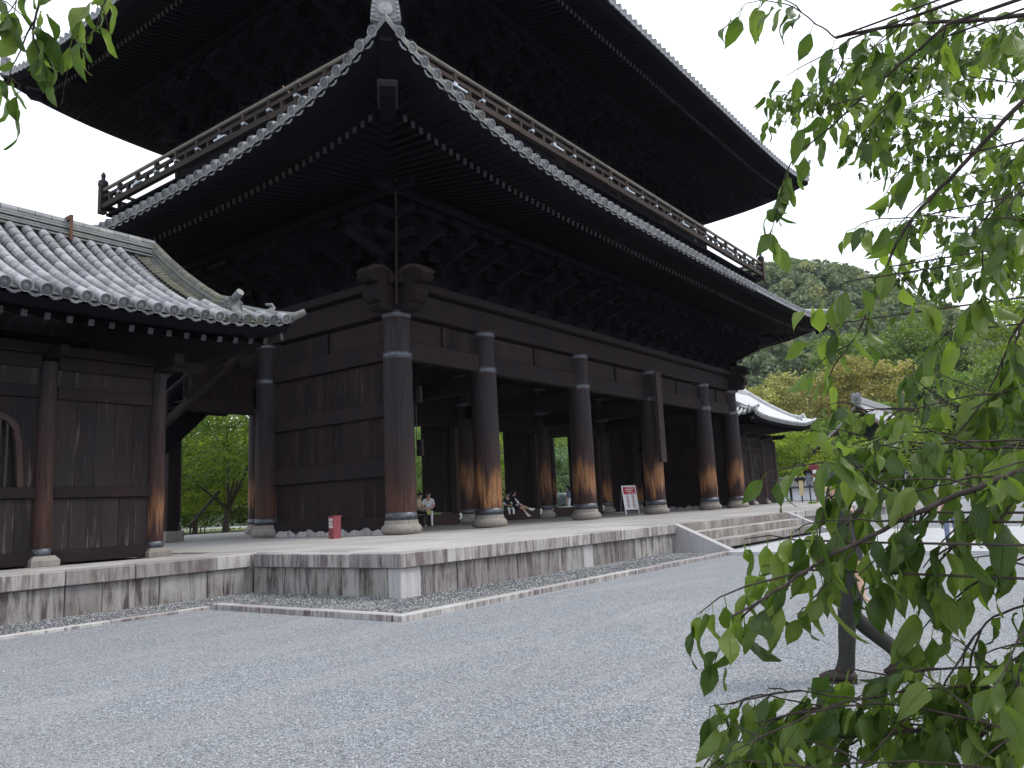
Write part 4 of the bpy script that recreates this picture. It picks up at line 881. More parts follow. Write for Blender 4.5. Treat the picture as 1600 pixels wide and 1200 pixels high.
    for i in range(nR+1):
        x = xm+(i-nR/2)*sp; e = min(x-XE0, XE1-x); inside = xa+0.12 < x < xb-0.12
        tmax = ridge_t-0.1 if inside else max(0.4, e-0.08)
        mossy = detail and xb-0.95 < x < xb-0.05
        for sg, ye in ((1, YE0), (-1, YE1)):
            u = 0.0; first = True
            while u < (min(tmax, 1.0) if mossy else tmax):
                rz = rise(e*s, sk.amp, sk.d0)/s*max(0, 1-u/3.0); rz2 = rise(e*s, sk.amp, sk.d0)/s*max(0, 1-(u+segL)/3.0)
                p = P(x, ye+sg*u, 5.06+zc(u)+rz); sl = math.atan2(zc(u+segL)-zc(u)+rz2-rz, segL)
                if sg > 0 and detail and x > -4.6:
                    put('cover_tile' if not first else 'eave_tile', endme if first else segme, roof, p, (sl+0.02, 0, 0))
                elif sg > 0 and first: put('eave_tile', endme, roof, p, (sl, 0, 0))
                else: joined.tube([p, P(x, ye+sg*min(u+segL, tmax), 5.06+zc(min(u+segL, tmax))+rz2)], 0.11*s, 8, first)
                first = False; u += segL
            # pan tiles to the right of this roll
            xc = x+sp/2
            if xc < XE1-0.3:
                e2 = min(xc-XE0, XE1-xc); ins2 = xa < xc < xb; tm = ridge_t-0.1 if ins2 else max(0.3, e2-0.1)
                rz = rise(e2*s, sk.amp, sk.d0)/s
                if sg > 0: put('pan_lip', lip, roof, P(xc, ye+0.04, 5.015+rz), (0.40, 0, 0))
                u = 0.05
                while u < tm and (sg > 0):
                    tgt = moss if mossy else pans; rzu = rz*max(0, 1-u/3.0); hw = sp/2 if not mossy else sp/2+0.0
                    vs = []
                    for uu, dz in (((u, 0.05), (u+0.17, -0.01), (u, -0.005)) if mossy else ((u, 0.035), (u+0.17, -0.005), (u, 0.005))):
                        for v in (-1, -0.5, 0, 0.5, 1): vs.append(P(xc+v*hw, ye+sg*uu, 5.06+zc(uu)+rzu+dz-0.06*(1-v*v)-0.02+random.uniform(-.004, .004)+(0.05 if mossy else 0)))
                    tgt.add(vs, [(i2, i2+1, 5+i2+1, 5+i2) for i2 in range(4)]+[(10+i2, 10+i2+1, i2+1, i2) for i2 in range(4)])
                    u += 0.135 if detail else 0.27
    # side slopes
    nS = int((YE1-YE0-0.6)/sp)
    for i in range(nS+1):
        y = (YE0+YE1)/2+(i-nS/2)*sp; e = min(y-YE0, YE1-y); tmx = min(1.45, e-0.05); rz = rise(e*s, sk.amp, sk.d0)/s
        for sg, xe in ((1, XE0), (-1, XE1)):
            joined.tube([P(xe+sg*u, y, 5.06+zc(u)+rz*max(0, 1-u/3)) for u in (0, tmx/2, tmx)], 0.11*s, 8)
    obj('far_tile_rolls', joined, M[matroll], roof, kind='stuff'); obj('pan_tiles', pans, M['tiledark' if detail else matroll], roof, kind='stuff')
    if moss.v: obj('mossy_pan_tiles', moss, M['tilemoss'], roof, kind='stuff')
    # ridge of stacked tiles
    yr = (YE0+YE1)/2; zb = 5.06+zc(ridge_t)-0.12
    for i in range(5):
        w = 0.26-0.025*i+(0.03 if i % 2 else 0); z = zb+i*0.078
        B('ridge_course', (xa-0.1, yr-w, z), (xb+0.1, yr+w, z+0.045), M['tilemid' if detail else matroll], roof, 0.01); B('ridge_bedding', (xa-0.08, yr-w+0.06, z+0.045), (xb+0.08, yr+w-0.06, z+0.078), M['tiledark'], roof)
    nb = int((xb-xa)/0.36)
    for i in range(nb):
        a = xa+(xb-xa)*i/nb; b = xa+(xb-xa)*(i+1)/nb
        put('ridge_roll', MB().tube([P(a+0.006, yr, zb+0.42), P(b-0.006, yr, zb+0.42)], 0.115*s, 10).mesh('ridge_roll', M['tilemid' if detail else matroll]), roof)
    if detail:
        B('iron_strap', (-1.45, yr-0.30, zb-0.05), (-1.38, yr-0.275, zb+0.45), M['rust'], roof); B('iron_strap', (-1.45, yr-0.30, zb+0.452), (-1.38, yr+0.3, zb+0.56), M['rust'], roof)
    # descending ridges with end tiles, hip ridges
    for xg, hs in ((xb-0.02, 1), (xa+0.02, -1)):
        for sg, ye, an in ((1, YE0, 0), (-1, YE1, PI)):
            pts = [P(xg, ye+sg*u, 5.06+zc(u)+0.20+(0.10 if u < 0.7 else 0)) for u in (0.55, 1.0, 1.6, 2.4, 3.2, 3.95)]
            for k2 in range(5):
                mbr = MB(); w0 = (0.36-0.035*k2+(0.03 if k2 % 2 == 0 else 0))*s
                for p0, p1 in zip(pts[:-1], pts[1:]): mbr.beam((p0[0], p0[1], p0[2]+(-0.20+0.062*k2)*s), (p1[0], p1[1], p1[2]+(-0.20+0.062*k2)*s), w0, (0.048 if k2 % 2 == 0 else 0.07)*s)
                obj('descending_ridge', mbr, M[('tilemid' if k2 % 2 == 0 else 'tilemoss') if detail else matroll], roof)
            for p0, p1 in zip(pts[:-1], pts[1:]):
                L_ = (Vector(p1)-Vector(p0)).length; nk = max(1, round(L_/(0.33*s)))
                for j in range(nk):
                    A_, B_ = Vector(p0).lerp(Vector(p1), j/nk), Vector(p0).lerp(Vector(p1), (j+0.97)/nk); up_ = Vector((0, 0, 0.085*s))
                    obj('ridge_roll', MB().tube([A_+up_, B_+up_], [0.112*s, 0.105*s], 10), M['tilemoss' if detail else matroll], roof)
            ridge_ornament(t, P(xg, ye+sg*0.42, 5.06+zc(0.42)+0.04), an, 0.62*s, 'tiledark' if detail else matroll, False)
            rr = MB().tube([P(xg, ye+sg*0.6, 5.06+zc(0.5)+0.36), P(xg, ye+sg*0.4, 5.06+zc(0.5)+0.42), P(xg, ye+sg*0.15, 5.06+zc(0.5)+0.55)], 0.09*s, 12)
            obj('rising_roll', rr, M['tilemid' if detail else matroll], t)
            q4 = lambda u, z: (x_r+((XE1 if hs > 0 else XE0)-hs*u)*s, y_f+(ye+sg*u)*s, z0+(5.06+z)*s+rise(max(u, 0)*s, sk.amp, sk.d0)*max(0, 1-u/3))
            obj('hip_ridge', MB().tube([q4(-0.16, 0.12), q4(0.02, 0.03), q4(0.4, zc(0.4)+0.03), q4(0.9, zc(0.9)+0.04), q4(1.45, zc(1.45)+0.05)], [0.075*s, 0.10*s, 0.105*s, 0.105*s, 0.105*s], 10), M['tilemid' if detail else matroll], roof)
            obj('hip_finial', MB().tube([q4(0.46, zc(0.4)+0.06), q4(0.36, zc(0.4)+0.20), q4(0.40, zc(0.4)+0.27), q4(0.50, zc(0.4)+0.31)], [0.12*s, 0.05*s, 0.055*s, 0.025*s], 8), M['tilemid' if detail else matroll], roof)
            obj('hip_rafter', MB().beam(q4(0.25, -0.34), q4(2.2, 0.35), 0.2*s, 0.24*s), M['beam'], t)
            obj('hip_rafter_end', MB().beam(q4(0.22, -0.34), q4(0.252, -0.332), 0.205*s, 0.245*s), M['rafterend'], t)
    return t
lw = wing('dark timber side wing with grey tiled roof and plank walls, near left end of gate', 9.53, 17.25, 1.0, True, 'tile', 'wplank')
rw = wing('distant side wing with sky-whitened tiled roof beyond right end of gate', 68.0, 22.6, 1.27, False, 'tileskylit', 'plank')
# covered stair flight rising from behind the wing up to the gate's balcony
sf = thing('stair_flight', 'steep covered timber stair flight climbing to the gate beside its side wall', 'stairs', (15, 27, H))
for y in (26.95, 29.2):
    obj('stringer', MB().beam((11.0, y, 1.2), (18.75, y, 8.55), 0.16, 0.62, (0, 1, 0)), M['beam'], sf)
    obj('stair_rail', MB().beam((11.5, y-0.02, 2.75), (18.75, y-0.02, 9.65), 0.10, 0.12, (0, 1, 0)), M['beam'], sf)
    for k in range(5): xk = 12.2+k*1.5; bx('baluster', (xk-0.05, y-0.05, 1.2+(xk-11.0)*0.948+0.2), (xk+0.05, y+0.05, 2.7+(xk-11.5)*0.952), M['beam'], sf)
for k in range(26):
    xk = 11.2+k*0.29; zk = 1.25+(xk-11.0)*0.948; bx('tread', (xk, 27.04, zk), (xk+0.30, 29.1, zk+0.05), M['beam'], sf)
obj('soffit', MB().beam((11.0, 28.08, 0.95), (18.7, 28.08, 8.25), 2.1, 0.06, (0, 1, 0)), M['eave'], sf)
tbx = bx('lower_beam', (15.6, 29.3, 5.95), (19.3, 29.6, 6.6), M['beam'], sf, 0.03); bx('lower_beam', (15.9, 26.85, 5.68), (18.85, 27.03, 6.2), M['beam'], sf, 0.03)
bx('infill_board', (15.9, 26.98, 6.2), (18.9, 27.03, 7.6), M['plank'], sf)
bx('stair_post', (16.95, 29.75, H), (17.45, 30.25, 6.6), M['beam'], sf, 0.03); bx('post_base', (16.8, 29.6, H), (17.6, 30.4, H+0.4), M['base'], sf, 0.04)
bx('stair_post', (11.0, 27.3, H), (11.35, 27.65, 5.0), M['beam'], sf, 0.03)

# ------------------------------------------------------------------ small things
def text(s, size, mat, name, fn, parent=None, ext=0.002):
    """lettering as mesh; fn maps flat (x, y, z) to world"""
    c = bpy.data.curves.new(name, 'FONT'); c.body = s; c.size = size; c.extrude = ext; c.align_x = 'CENTER'; c.align_y = 'CENTER'; c.resolution_u = 2
    o = bpy.data.objects.new(name, c); COL.objects.link(o); dg = bpy.context.evaluated_depsgraph_get()
    me = bpy.data.meshes.new_from_object(o.evaluated_get(dg)); bpy.data.objects.remove(o); bpy.data.curves.remove(c)
    for v in me.vertices: v.co = fn(*v.co)
    me.materials.clear(); me.materials.append(mat); me.update()
    return put(name, me, parent)
eb = thing('extinguisher_box', 'red fire extinguisher box with white lettering below the side wall', 'fire box', (16.9, 19.75, H))
ex0, ex1, ey0, ey1 = 16.72, 17.02, 19.62, 19.86
bx('cabinet', (ex0, ey0, H), (ex1, ey1, H+0.68), M['red'], eb, 0.01)
obj('lid', MB().prism([(ex0-0.015, H+0.665), (ex1+0.015, H+0.685), (ex1+0.015, H+0.72), (ex0-0.015, H+0.70)], lambda x, z: (x, ey0-0.015, z), lambda x, z: (x, ey1+0.015, z)), M['red'], eb)
bx('door', (ex0-0.012, ey0+0.02, H+0.08), (ex0-0.001, ey1-0.02, H+0.645), M['red'], eb)
bx('latch', (ex0-0.025, ey1-0.10, H+0.27), (ex0-0.012, ey1-0.07, H+0.31), M['dark'], eb)
for k in range(4): bx('vent_slot', (ex0-0.014, ey0+0.06, H+0.11+k*0.035), (ex0-0.0125, ey1-0.06, H+0.12+k*0.035), M['dark'], eb)
for col, yy in (('消火器', ey0+0.070), ('格納箱', ey1-0.070)):
    for i, ch in enumerate(col):
        text(ch, 0.105, M['white'], 'lettering', lambda x, y, z, yy=yy, i=i: (ex0-0.013-z, yy-x, H+0.585-0.105*i+y), eb)
# A-frame notice board
nb_ = thing('notice_board', 'white A-frame notice board with red heading and six ban pictograms', 'sign board', (38.2, 20.5, H))
# board faces the camera side; u across, v up the slope
ang = math.radians(-38); U = Vector((math.cos(ang), math.sin(ang), 0)); Nn = Vector((-U.y, U.x, 0)); O = Vector((37.75, 20.75, H))
V_ = (Vector((0, 0, 1))*0.97+Nn*0.24).normalized(); OUT = -(U.cross(V_)).normalized()
if OUT.dot(Vector((-1, -0.6, 0))) < 0: OUT = -OUT
BW, BH = 0.82, 1.62
F = lambda u, v, w=0: O+U*u+V_*v+OUT*w
def slab(nm, u0, u1, v0, v1, w0, w1, m, par=nb_):
    mb = MB(); mb.add([F(u, v, w) for w in (w0, w1) for u, v in ((u0, v0), (u1, v0), (u1, v1), (u0, v1))], [(0,3,2,1),(4,5,6,7),(0,1,5,4),(1,2,6,5),(2,3,7,6),(3,0,4,7)]); return obj(nm, mb, m, par)
for u in (0, BW-0.05): slab('leg', u, u+0.05, 0, BH, -0.02, 0.02, M['white'])
for v in (0.28, BH-0.05): slab('frame_bar', 0.052, BW-0.052, v, v+0.05, -0.018, 0.018, M['white'])
pnl = slab('panel', 0.053, BW-0.053, 0.335, BH-0.055, -0.01, 0.012, M['white'])
slab('heading', 0.06, BW-0.06, 1.13, 1.55, 0.013, 0.016, M['signred'], pnl)
for v, segs in ((1.49, (0.2, 0.42)), (1.40, (0.08, 0.26, 0.42)), (1.30, (0.14, 0.3)), (1.20, (0.25, 0.45))):
    for q in segs: slab('text_line', 0.1+q, 0.1+q+0.15, v-0.022, v+0.012, 0.0165, 0.018, M['white'], pnl)
for r_ in range(3):
    for c_ in range(2):
        cu, cv = 0.25+0.32*c_, 1.0-0.24*r_; mb = MB(); n_ = 20
        ring = [(F(cu+rr*math.cos(2*PI*i/n_), cv+rr*math.sin(2*PI*i/n_), 0.015)) for rr in (0.10, 0.082) for i in range(n_)]
        mb.add(ring, [(i, (i+1) % n_, n_+(i+1) % n_, n_+i) for i in range(n_)]); obj('ban_ring', mb, M['signred'], pnl)
        slab('pictogram', cu-0.03, cu+0.035, cv-0.055, cv+0.02, 0.0135, 0.0145, M['signgrey'], pnl); slab('pictogram', cu-0.02, cu+0.02, cv+0.025, cv+0.06, 0.0135, 0.0145, M['signgrey'], pnl)
        mb = MB(); d = Vector((0.06, -0.06)); mb.add([F(cu-.068+a, cv+.068+b, 0.0152) for a, b in ((-.008, -.008), (.008, .008), (.144, -.128), (.128, -.144))], [(0, 1, 2, 3)]); obj('ban_bar', mb, M['signred'], pnl)
        slab('caption', cu-0.09, cu+0.09, cv-0.135, cv-0.118, 0.0135, 0.0145, M['signgrey'], pnl)
for u in (0.02, BW-0.02):
    obj('rear_leg', MB().tube([F(u, BH-0.1, -0.03), Vector((F(u, 0).x, F(u, 0).y, H))+Nn*0.75], 0.015, 6), M['metal'], nb_)
obj('stay_bar', MB().tube([F(0.02, 0.32, -0.01), Vector((F(0.02, 0).x, F(0.02, 0).y, H+0.33))+Nn*0.62], 0.01, 5), M['metal'], nb_)
# bronze basin behind the gate
bz = thing('bronze_basin', 'large round bronze water basin on a stone block behind the gate', 'basin', (62.5, 41.0, 0))
obj('bowl', MB().lathe([(0.45, 1.42), (0.62, 1.46), (0.86, 1.75), (0.98, 2.15), (0.95, 2.45), (0.80, 2.62), (0.72, 2.64), (0.70, 2.5)], 28, (62.5, 41.0, 0)), M['bronze'], bz)
bx('pedestal', (61.8, 40.3, 0), (63.2, 41.7, 1.42), M['base'], bz, 0.06)
# signposts at the far right
def signpost(x, y, top, w, h0, label, mat, roofed, lines=None, pmat='dark'):
    z = float(gz(x, y)); t = thing('signpost', label, 'signpost', (x, y, z), 'wooden signposts before the white wall')
    a = math.radians(-62); u = Vector((math.cos(a), math.sin(a), 0)); nn = Vector((-u.y, u.x, 0)); f = -nn if (-nn).dot(Vector((-1, -.4, 0))) > 0 else nn
    c = Vector((x, y, z))
    obj('post', MB().beam(c, c+Vector((0, 0, top-0.05)), 0.09, 0.09, (1, 0, 0)), M[pmat], t)
    bd = obj('board', MB().obox(c+Vector((0, 0, (h0+top)/2))+f*0.07, u*w/2, f*0.02, (0, 0, (top-h0)/2)), M[mat], t)
    for (v0, v1, q0, q1, mm) in (lines or []):
        k = c+f*0.094; obj('lettering', MB().obox(k+u*(q0+q1)/2*w/2+Vector((0, 0, h0+(v0+v1)/2*(top-h0))), u*(q1-q0)/2*w/2, f*0.003, (0, 0, (v1-v0)/2*(top-h0))), M[mm], bd)
    if roofed:
        for s in (-1, 1):
            mb = MB(); p = c+Vector((0, 0, top+0.20)); q = c+u*s*(w/2+0.16)+Vector((0, 0, top-0.06)); mb.beam(p, q, 0.44, 0.045, u.cross(q-p)); obj('roof_board', mb, M[roofed], t)
signpost(66.4, 20.05, 2.15, 0.34, 0.95, 'pale yellow board on a dark post, leftmost of the four signposts', 'signyellow', 'rail')
signpost(67.6, 19.72, 2.75, 0.34, 1.75, 'dark slate board on a thin post, second of the four signposts', 'signslate', 'rail', [(0.1, 0.9, -0.5, -0.3, 'metal'), (0.1, 0.9, 0.2, 0.4, 'metal')])
signpost(66.0, 18.75, 3.1, 0.36, 1.15, 'tall red brown board with white lettering bands on twin post', 'red', 'red', [(0.78, 0.92, -0.8, 0.8, 'white'), (0.42, 0.62, -0.8, 0.0, 'white'), (0.5, 0.62, 0.1, 0.8, 'white'), (0.24, 0.33, -0.9, 0.9, 'white')], 'red')
signpost(66.2, 17.95, 1.75, 0.34, 0.6, 'short pale board under a little gabled roof, rightmost of the four signposts', 'signyellow', 'rail')
# white tile-capped wall
ww = thing('garden_wall', 'long white plastered garden wall with dark posts and tiled coping', 'wall', (80, 20, 0.4))
zb = 0.42
obj('wall_body', MB().box((80, -30, zb-0.6), (80.4, 31, zb+1.75)), M['whitewall'], ww)
obj('base_course', MB().box((79.94, -30, zb-0.6), (80.46, 31, zb+0.10)), M['path'], ww)
bx('bottom_rail', (79.95, -30, zb+0.30), (80.0, 31, zb+0.44), M['dark'], ww); bx('top_rail', (79.95, -30, zb+1.66), (80.0, 31, zb+1.78), M['dark'], ww)
for k in range(15): yk = 25.2-k*3.9; bx('wall_post', (79.93, yk-0.1, zb+0.1), (80.0, yk+0.1, zb+1.66), M['dark'], ww)
obj('tiled_coping', MB().prism([(79.35, 1.80), (80.2, 2.55), (81.05, 1.80), (81.0, 1.72), (79.4, 1.72)], lambda x, z: (x, -30, z+zb), lambda x, z: (x, 31, z+zb)), M['tiledark'], ww)
cr = MB()
for k in range(200): yk = 30.8-k*0.3; cr.tube([(79.36, yk, zb+1.83), (80.18, yk, zb+2.57)], 0.07, 6)
cr.tube([(80.2, -30, zb+2.66), (80.2, 31, zb+2.66)], 0.14, 8); obj('coping_rolls', cr, M['tiledark'], ww, kind='stuff')
# hall roof above the trees
hl = thing('temple_hall', 'distant temple hall with steep grey gabled roof rising above the maples', 'temple hall', (112, 30, 0))
def hall():
    x0, x1, yr_, zr = 100.0, 118.0, 22.6, 12.0
    prof = [(0, 0), (1.2, -1.45), (2.7, -2.9), (4.5, -4.3), (6.5, -5.5)]
    for s in (1, -1):
        mb = MB(); vs = [(x, yr_+s*a, zr+b) for a, b in prof for x in (x0, x1)]+[(x, yr_+s*a, zr+b-0.45) for a, b in prof for x in (x0, x1)]
        n2 = 2*len(prof); mb.add(vs, [(2*i, 2*i+1, 2*i+3, 2*i+2) for i in range(4)]+[(n2+2*i, n2+2*i+2, n2+2*i+3, n2+2*i+1) for i in range(4)]+[(2*i, 2*i+2, n2+2*i+2, n2+2*i) for i in range(4)]+[(2*i+1, n2+2*i+1, n2+2*i+3, 2*i+3) for i in range(4)]+[(8, 9, n2+9, n2+8)])
        rf = obj('roof', mb, M['tile'], hl); rl = MB(); k = x0+0.3
        while k < x1: rl.tube([(k, yr_+s*a, zr+b+0.04) for a, b in prof], 0.09, 6, False); k += 0.42
        obj('roof_rolls', rl, M['tile'], rf, kind='stuff')
        bm = MB(); 
        for i in range(4): a, b = prof[i]; c, d = prof[i+1]; bm.beam((x0-0.06, yr_+s*a, zr+b-0.4), (x0-0.06, yr_+s*c, zr+d-0.4), 0.12, 0.7, (1, 0, 0))
        obj('bargeboard', bm, M['rust'], hl)
    bx('ridge', (x0-0.2, yr_-0.35, zr-0.1), (x1+0.2, yr_+0.35, zr+0.75), M['tile'], hl, 0.08)
    ridge_ornament(hl, (x0-0.25, yr_, zr+0.1), -PI/2, 1.5, 'tile', False)
    bx('gable_wall', (x0+0.4, yr_-4.4, 3.0), (x0+0.6, yr_+4.4, 7.2), M['whitewall'], hl); bx('hall_body', (x0+0.65, yr_-5.5, 0), (x1-0.5, yr_+5.5, 7.0), M['plank'], hl)
hall()

# ------------------------------------------------------------------ people
def figure(label, loc, yaw, J, parts, hair='hair', h=1.0, group=None, hairlong=False, extra=None, loose=1.0):
    """one continuous skinned body; J: joint positions (facing -y); parts: material for head, torso, arm, hand, thigh, shin, foot"""
    verts, edges, rad, tags = [], [], [], []
    def v(p, r, tg): verts.append(Vector(p)); rad.append(r); tags.append(tg); return len(verts)-1
    def e(a, b): edges.append((a, b))
    pel = v(J['pelvis'], 0.135, 'thigh' if not parts.get('skirt') else 'thigh'); sp = v(J['spine'], 0.125, 'torso'); ch = v(J['chest'], 0.145, 'torso'); nk = v(J['neck'], 0.058, 'head')
    e(pel, sp); e(sp, ch); e(ch, nk)
    hd = Vector(J['head']); nd = (hd-Vector(J['neck'])).normalized()
    h1 = v(hd-nd*0.045, 0.075, 'head'); h2 = v(hd+nd*0.035, 0.092, 'head'); h3 = v(hd+nd*0.10, 0.062, 'head'); e(nk, h1); e(h1, h2); e(h2, h3)
    for s, k in ((1, 'l'), (-1, 'r')):
        sh = v(J['sh'+k], 0.062, 'torso'); el = v(J['el'+k], 0.045, 'arm'); wr = v(J['wr'+k], 0.030, 'hand'); e(ch, sh)
        mid = v((Vector(J['sh'+k])*0.45+Vector(J['el'+k])*0.55), 0.052, 'torso'); e(sh, mid); e(mid, el); e(el, wr)
        d = (Vector(J['wr'+k])-Vector(J['el'+k])).normalized(); side = d.cross(Vector((0, 1, 0.2))).normalized(); cu = side.cross(d)
        pm = v(Vector(J['wr'+k])+d*0.065, 0.030, 'hand'); e(wr, pm)
        for i, (o, L) in enumerate(((-0.027, 0.062), (-0.009, 0.075), (0.009, 0.07), (0.026, 0.055))):
            a = v(verts[pm]+d*0.025+side*o, 0.0095, 'hand'); b = v(verts[a]+d*L*0.5+cu*0.008, 0.0085, 'hand'); c = v(verts[b]+d*L*0.42+cu*0.022, 0.007, 'hand'); e(pm, a); e(a, b); e(b, c)
        a = v(verts[wr]+d*0.03+side*(-0.035), 0.011, 'hand'); b = v(verts[a]+d*0.032-side*0.016+cu*0.01, 0.009, 'hand'); e(wr, a); e(a, b)
        hp = v(J['hp'+k], 0.098, 'thigh'); kn = v(J['kn'+k], 0.062*loose, 'shin'); an = v(J['an'+k], 0.042*loose**1.8, 'foot' if loose == 1 else 'shin'); hl_ = v(J['an'+k]-Vector((0, 0, 0.045))+Vector(J.get('hd'+k, (0, 0.03, 0))), 0.040, 'foot')
        ft = Vector(J['ft'+k]); mf = v((Vector(J['an'+k])+ft)/2-Vector((0, 0, 0.012)), 0.042, 'foot'); to = v(ft, 0.032, 'foot')
        tm = v((Vector(J['hp'+k])*0.5+Vector(J['kn'+k])*0.5), 0.082*loose, 'thigh'); cm_ = v((Vector(J['kn'+k])*0.6+Vector(J['an'+k])*0.4), 0.058*loose**1.4, 'shin')
        e(pel, hp); e(hp, tm); e(tm, kn); e(kn, cm_); e(cm_, an); e(an, mf); e(mf, to); e(an, hl_)
    me = bpy.data.meshes.new('person'); me.from_pydata([x*h for x in verts], edges, []); o = bpy.data.objects.new('person', me); COL.objects.link(o)
    md = o.modifiers.new('skin', 'SKIN'); sd_ = me.skin_vertices[0].data
    for i, r in enumerate(rad): sd_[i].radius = (r*h, r*h)
    sd_[0].use_root = True
    ss = o.modifiers.new('sub', 'SUBSURF'); ss.levels = 2; ss.render_levels = 2
    me2 = bpy.data.meshes.new_from_object(o.evaluated_get(bpy.context.evaluated_depsgraph_get())); bpy.data.objects.remove(o); me2.name = 'person'
    names = ['head', 'torso', 'arm', 'hand', 'thigh', 'shin', 'foot']; me2.materials.clear()
    for nme in names: me2.materials.append(M[parts[nme]])
    V = np.array([list(x*h) for x in verts]); E_ = np.array(edges); A, Bv = V[E_[:, 0]], V[E_[:, 1]]; Dv = Bv-A; LL = (Dv**2).sum(1)+1e-9
    for p in me2.polygons:
        c = np.array(p.center); t = np.clip(((c-A)*Dv).sum(1)/LL, 0, 1); q = A+Dv*t[:, None]; i = int(((c-q)**2).sum(1).argmin())
        tg = tags[E_[i, 1]] if t[i] > 0.35 else tags[E_[i, 0]]
        p.material_index = names.index(tg); p.use_smooth = True
    R = Matrix.Rotation(yaw, 4, 'Z'); me2.transform(R)
    o = put('person', me2, None, loc); tag(o, label, 'person', group)
    # hair shell, eyes, nose, ears, mouth
    hc = hd*h; up = nd; fw = Vector((0, -1, 0)); fw = (fw-up*fw.dot(up)).normalized()
    if 'look' in J: fw = Vector(J['look']); fw = (fw-up*fw.dot(up)).normalized()
    rt = fw.cross(up)
    def sph(c, rx, ry, rz, cut=None, n=10):
        mb = MB(); vs = []; 
        for i in range(n+1):
            th = PI*i/n
            for j in range(2*n): ph = PI*j/n; vs.append(Vector(c)+rt*(rx*math.sin(th)*math.cos(ph))+fw*(ry*math.sin(th)*math.sin(ph))+up*(rz*math.cos(th)))
        m = 2*n; fs = [(i*m+j, i*m+(j+1) % m, (i+1)*m+(j+1) % m, (i+1)*m+j) for i in range(n) for j in range(m)]
        if cut: fs = [f for f in fs if cut(sum((vs[i] for i in f), Vector())/4-Vector(c))]
        mb.add(vs, fs, True); return mb
    cc = hc+up*0.030*h-fw*0.012*h
    hm = sph(cc, 0.102*h, 0.112*h, 0.128*h, lambda q: not (q.dot(fw) > 0.018*h and q.dot(up) < 0.055*h) and q.dot(up) > (-0.085*h if not hairlong else -0.2))
    if hairlong: hm.tube([cc-fw*0.05*h, cc-fw*0.09*h-up*0.16*h, cc-fw*0.10*h-up*0.34*h], [0.09*h, 0.08*h, 0.04*h], 10)
    def child(nm, mb, mat): me_ = mb.mesh(nm, M[mat]); me_.transform(R); return put(nm, me_, o, loc)
    child('hair', hm, hair)
    for s in (-1, 1):
        child('eye', sph(hc+fw*0.084*h+rt*s*0.032*h+up*0.018*h, 0.012*h, 0.008*h, 0.008*h, None, 5), 'hair'); child('ear', sph(hc+rt*s*0.088*h-up*0.0*h, 0.012*h, 0.022*h, 0.032*h, None, 5), 'skin')
    child('nose', sph(hc+fw*0.094*h-up*0.012*h, 0.014*h, 0.020*h, 0.022*h, None, 5), 'skin'); child('mouth', sph(hc+fw*0.084*h-up*0.048*h, 0.022*h, 0.008*h, 0.006*h, None, 5), 'red')
    if extra:
        for nm, mb, mat in extra: child(nm, mb, mat)
    return o
def vv(d): return {k: Vector(x) for k, x in d.items()}
STAND = vv(dict(pelvis=(0, 0, .93), spine=(0, 0, 1.12), chest=(0, .01, 1.32), neck=(0, 0, 1.49), head=(0, -.025, 1.62), shl=(.175, .01, 1.41), shr=(-.175, .01, 1.41), ell=(.235, .03, 1.13), elr=(-.235, .03, 1.13), wrl=(.24, -.07, .90), wrr=(-.24, -.07, .90),
    hpl=(.095, 0, .89), hpr=(-.095, 0, .89), knl=(.105, -.02, .50), knr=(-.105, -.02, .50), anl=(.105, .02, .095), anr=(-.105, .02, .095), ftl=(.12, -.15, .035), ftr=(-.12, -.15, .035)))
SIT = vv(dict(pelvis=(0, .05, .12), spine=(0, .06, .30), chest=(0, .02, .50), neck=(0, -.03, .66), head=(0, -.09, .78), shl=(.17, .0, .58), shr=(-.17, .0, .58), ell=(.22, -.08, .34), elr=(-.22, -.08, .34), wrl=(.10, -.28, .26), wrr=(-.10, -.28, .26),
    hpl=(.10, 0, .10), hpr=(-.10, 0, .10), knl=(.12, -.42, .10), knr=(-.12, -.42, .10), anl=(.12, -.44, -.36), anr=(-.12, -.44, -.36), ftl=(.13, -.60, -.43), ftr=(-.13, -.60, -.43)))
ZT = 1.40
pk = lambda c, a: MB().box((c[0]-a[0], c[1]-a[1], c[2]-a[2]), (c[0]+a[0], c[1]+a[1], c[2]+a[2]), 0.04)
figure('person in loose white shirt with white backpack sitting bent over on first threshold', (28.30, 26.30, ZT), math.radians(-48), SIT, dict(head='skin', torso='shirtw', arm='skin', hand='skin', thigh='navy', shin='shirtw', foot='shirtw'), h=1.2,
       extra=[('backpack', pk((0.02, 0.27, 0.32), (0.17, 0.10, 0.22)), 'shirtw'), ('paper_fan', MB().box((-0.06, -0.52, 0.0), (0.10, -0.50, 0.22)), 'yellow')])
figure('person in tan top sitting half hidden behind the corner column', (27.75, 26.45, ZT), math.radians(15), SIT, dict(head='skin', torso='tan', arm='tan', hand='skin', thigh='navy', shin='navy', foot='shoe'), h=1.16)
LEAN = {k: Vector(x) for k, x in SIT.items()}
LEAN.update(vv(dict(knl=(.24, -.40, .16), anl=(.36, -.80, -.02), ftl=(.40, -.93, .04), knr=(-.05, -.38, .08), anr=(-.02, -.62, -.26), ftr=(.0, -.76, -.30), head=(.06, .0, .76), neck=(.02, .04, .66), chest=(.0, .08, .5), look=(.4, -1, -.2))))
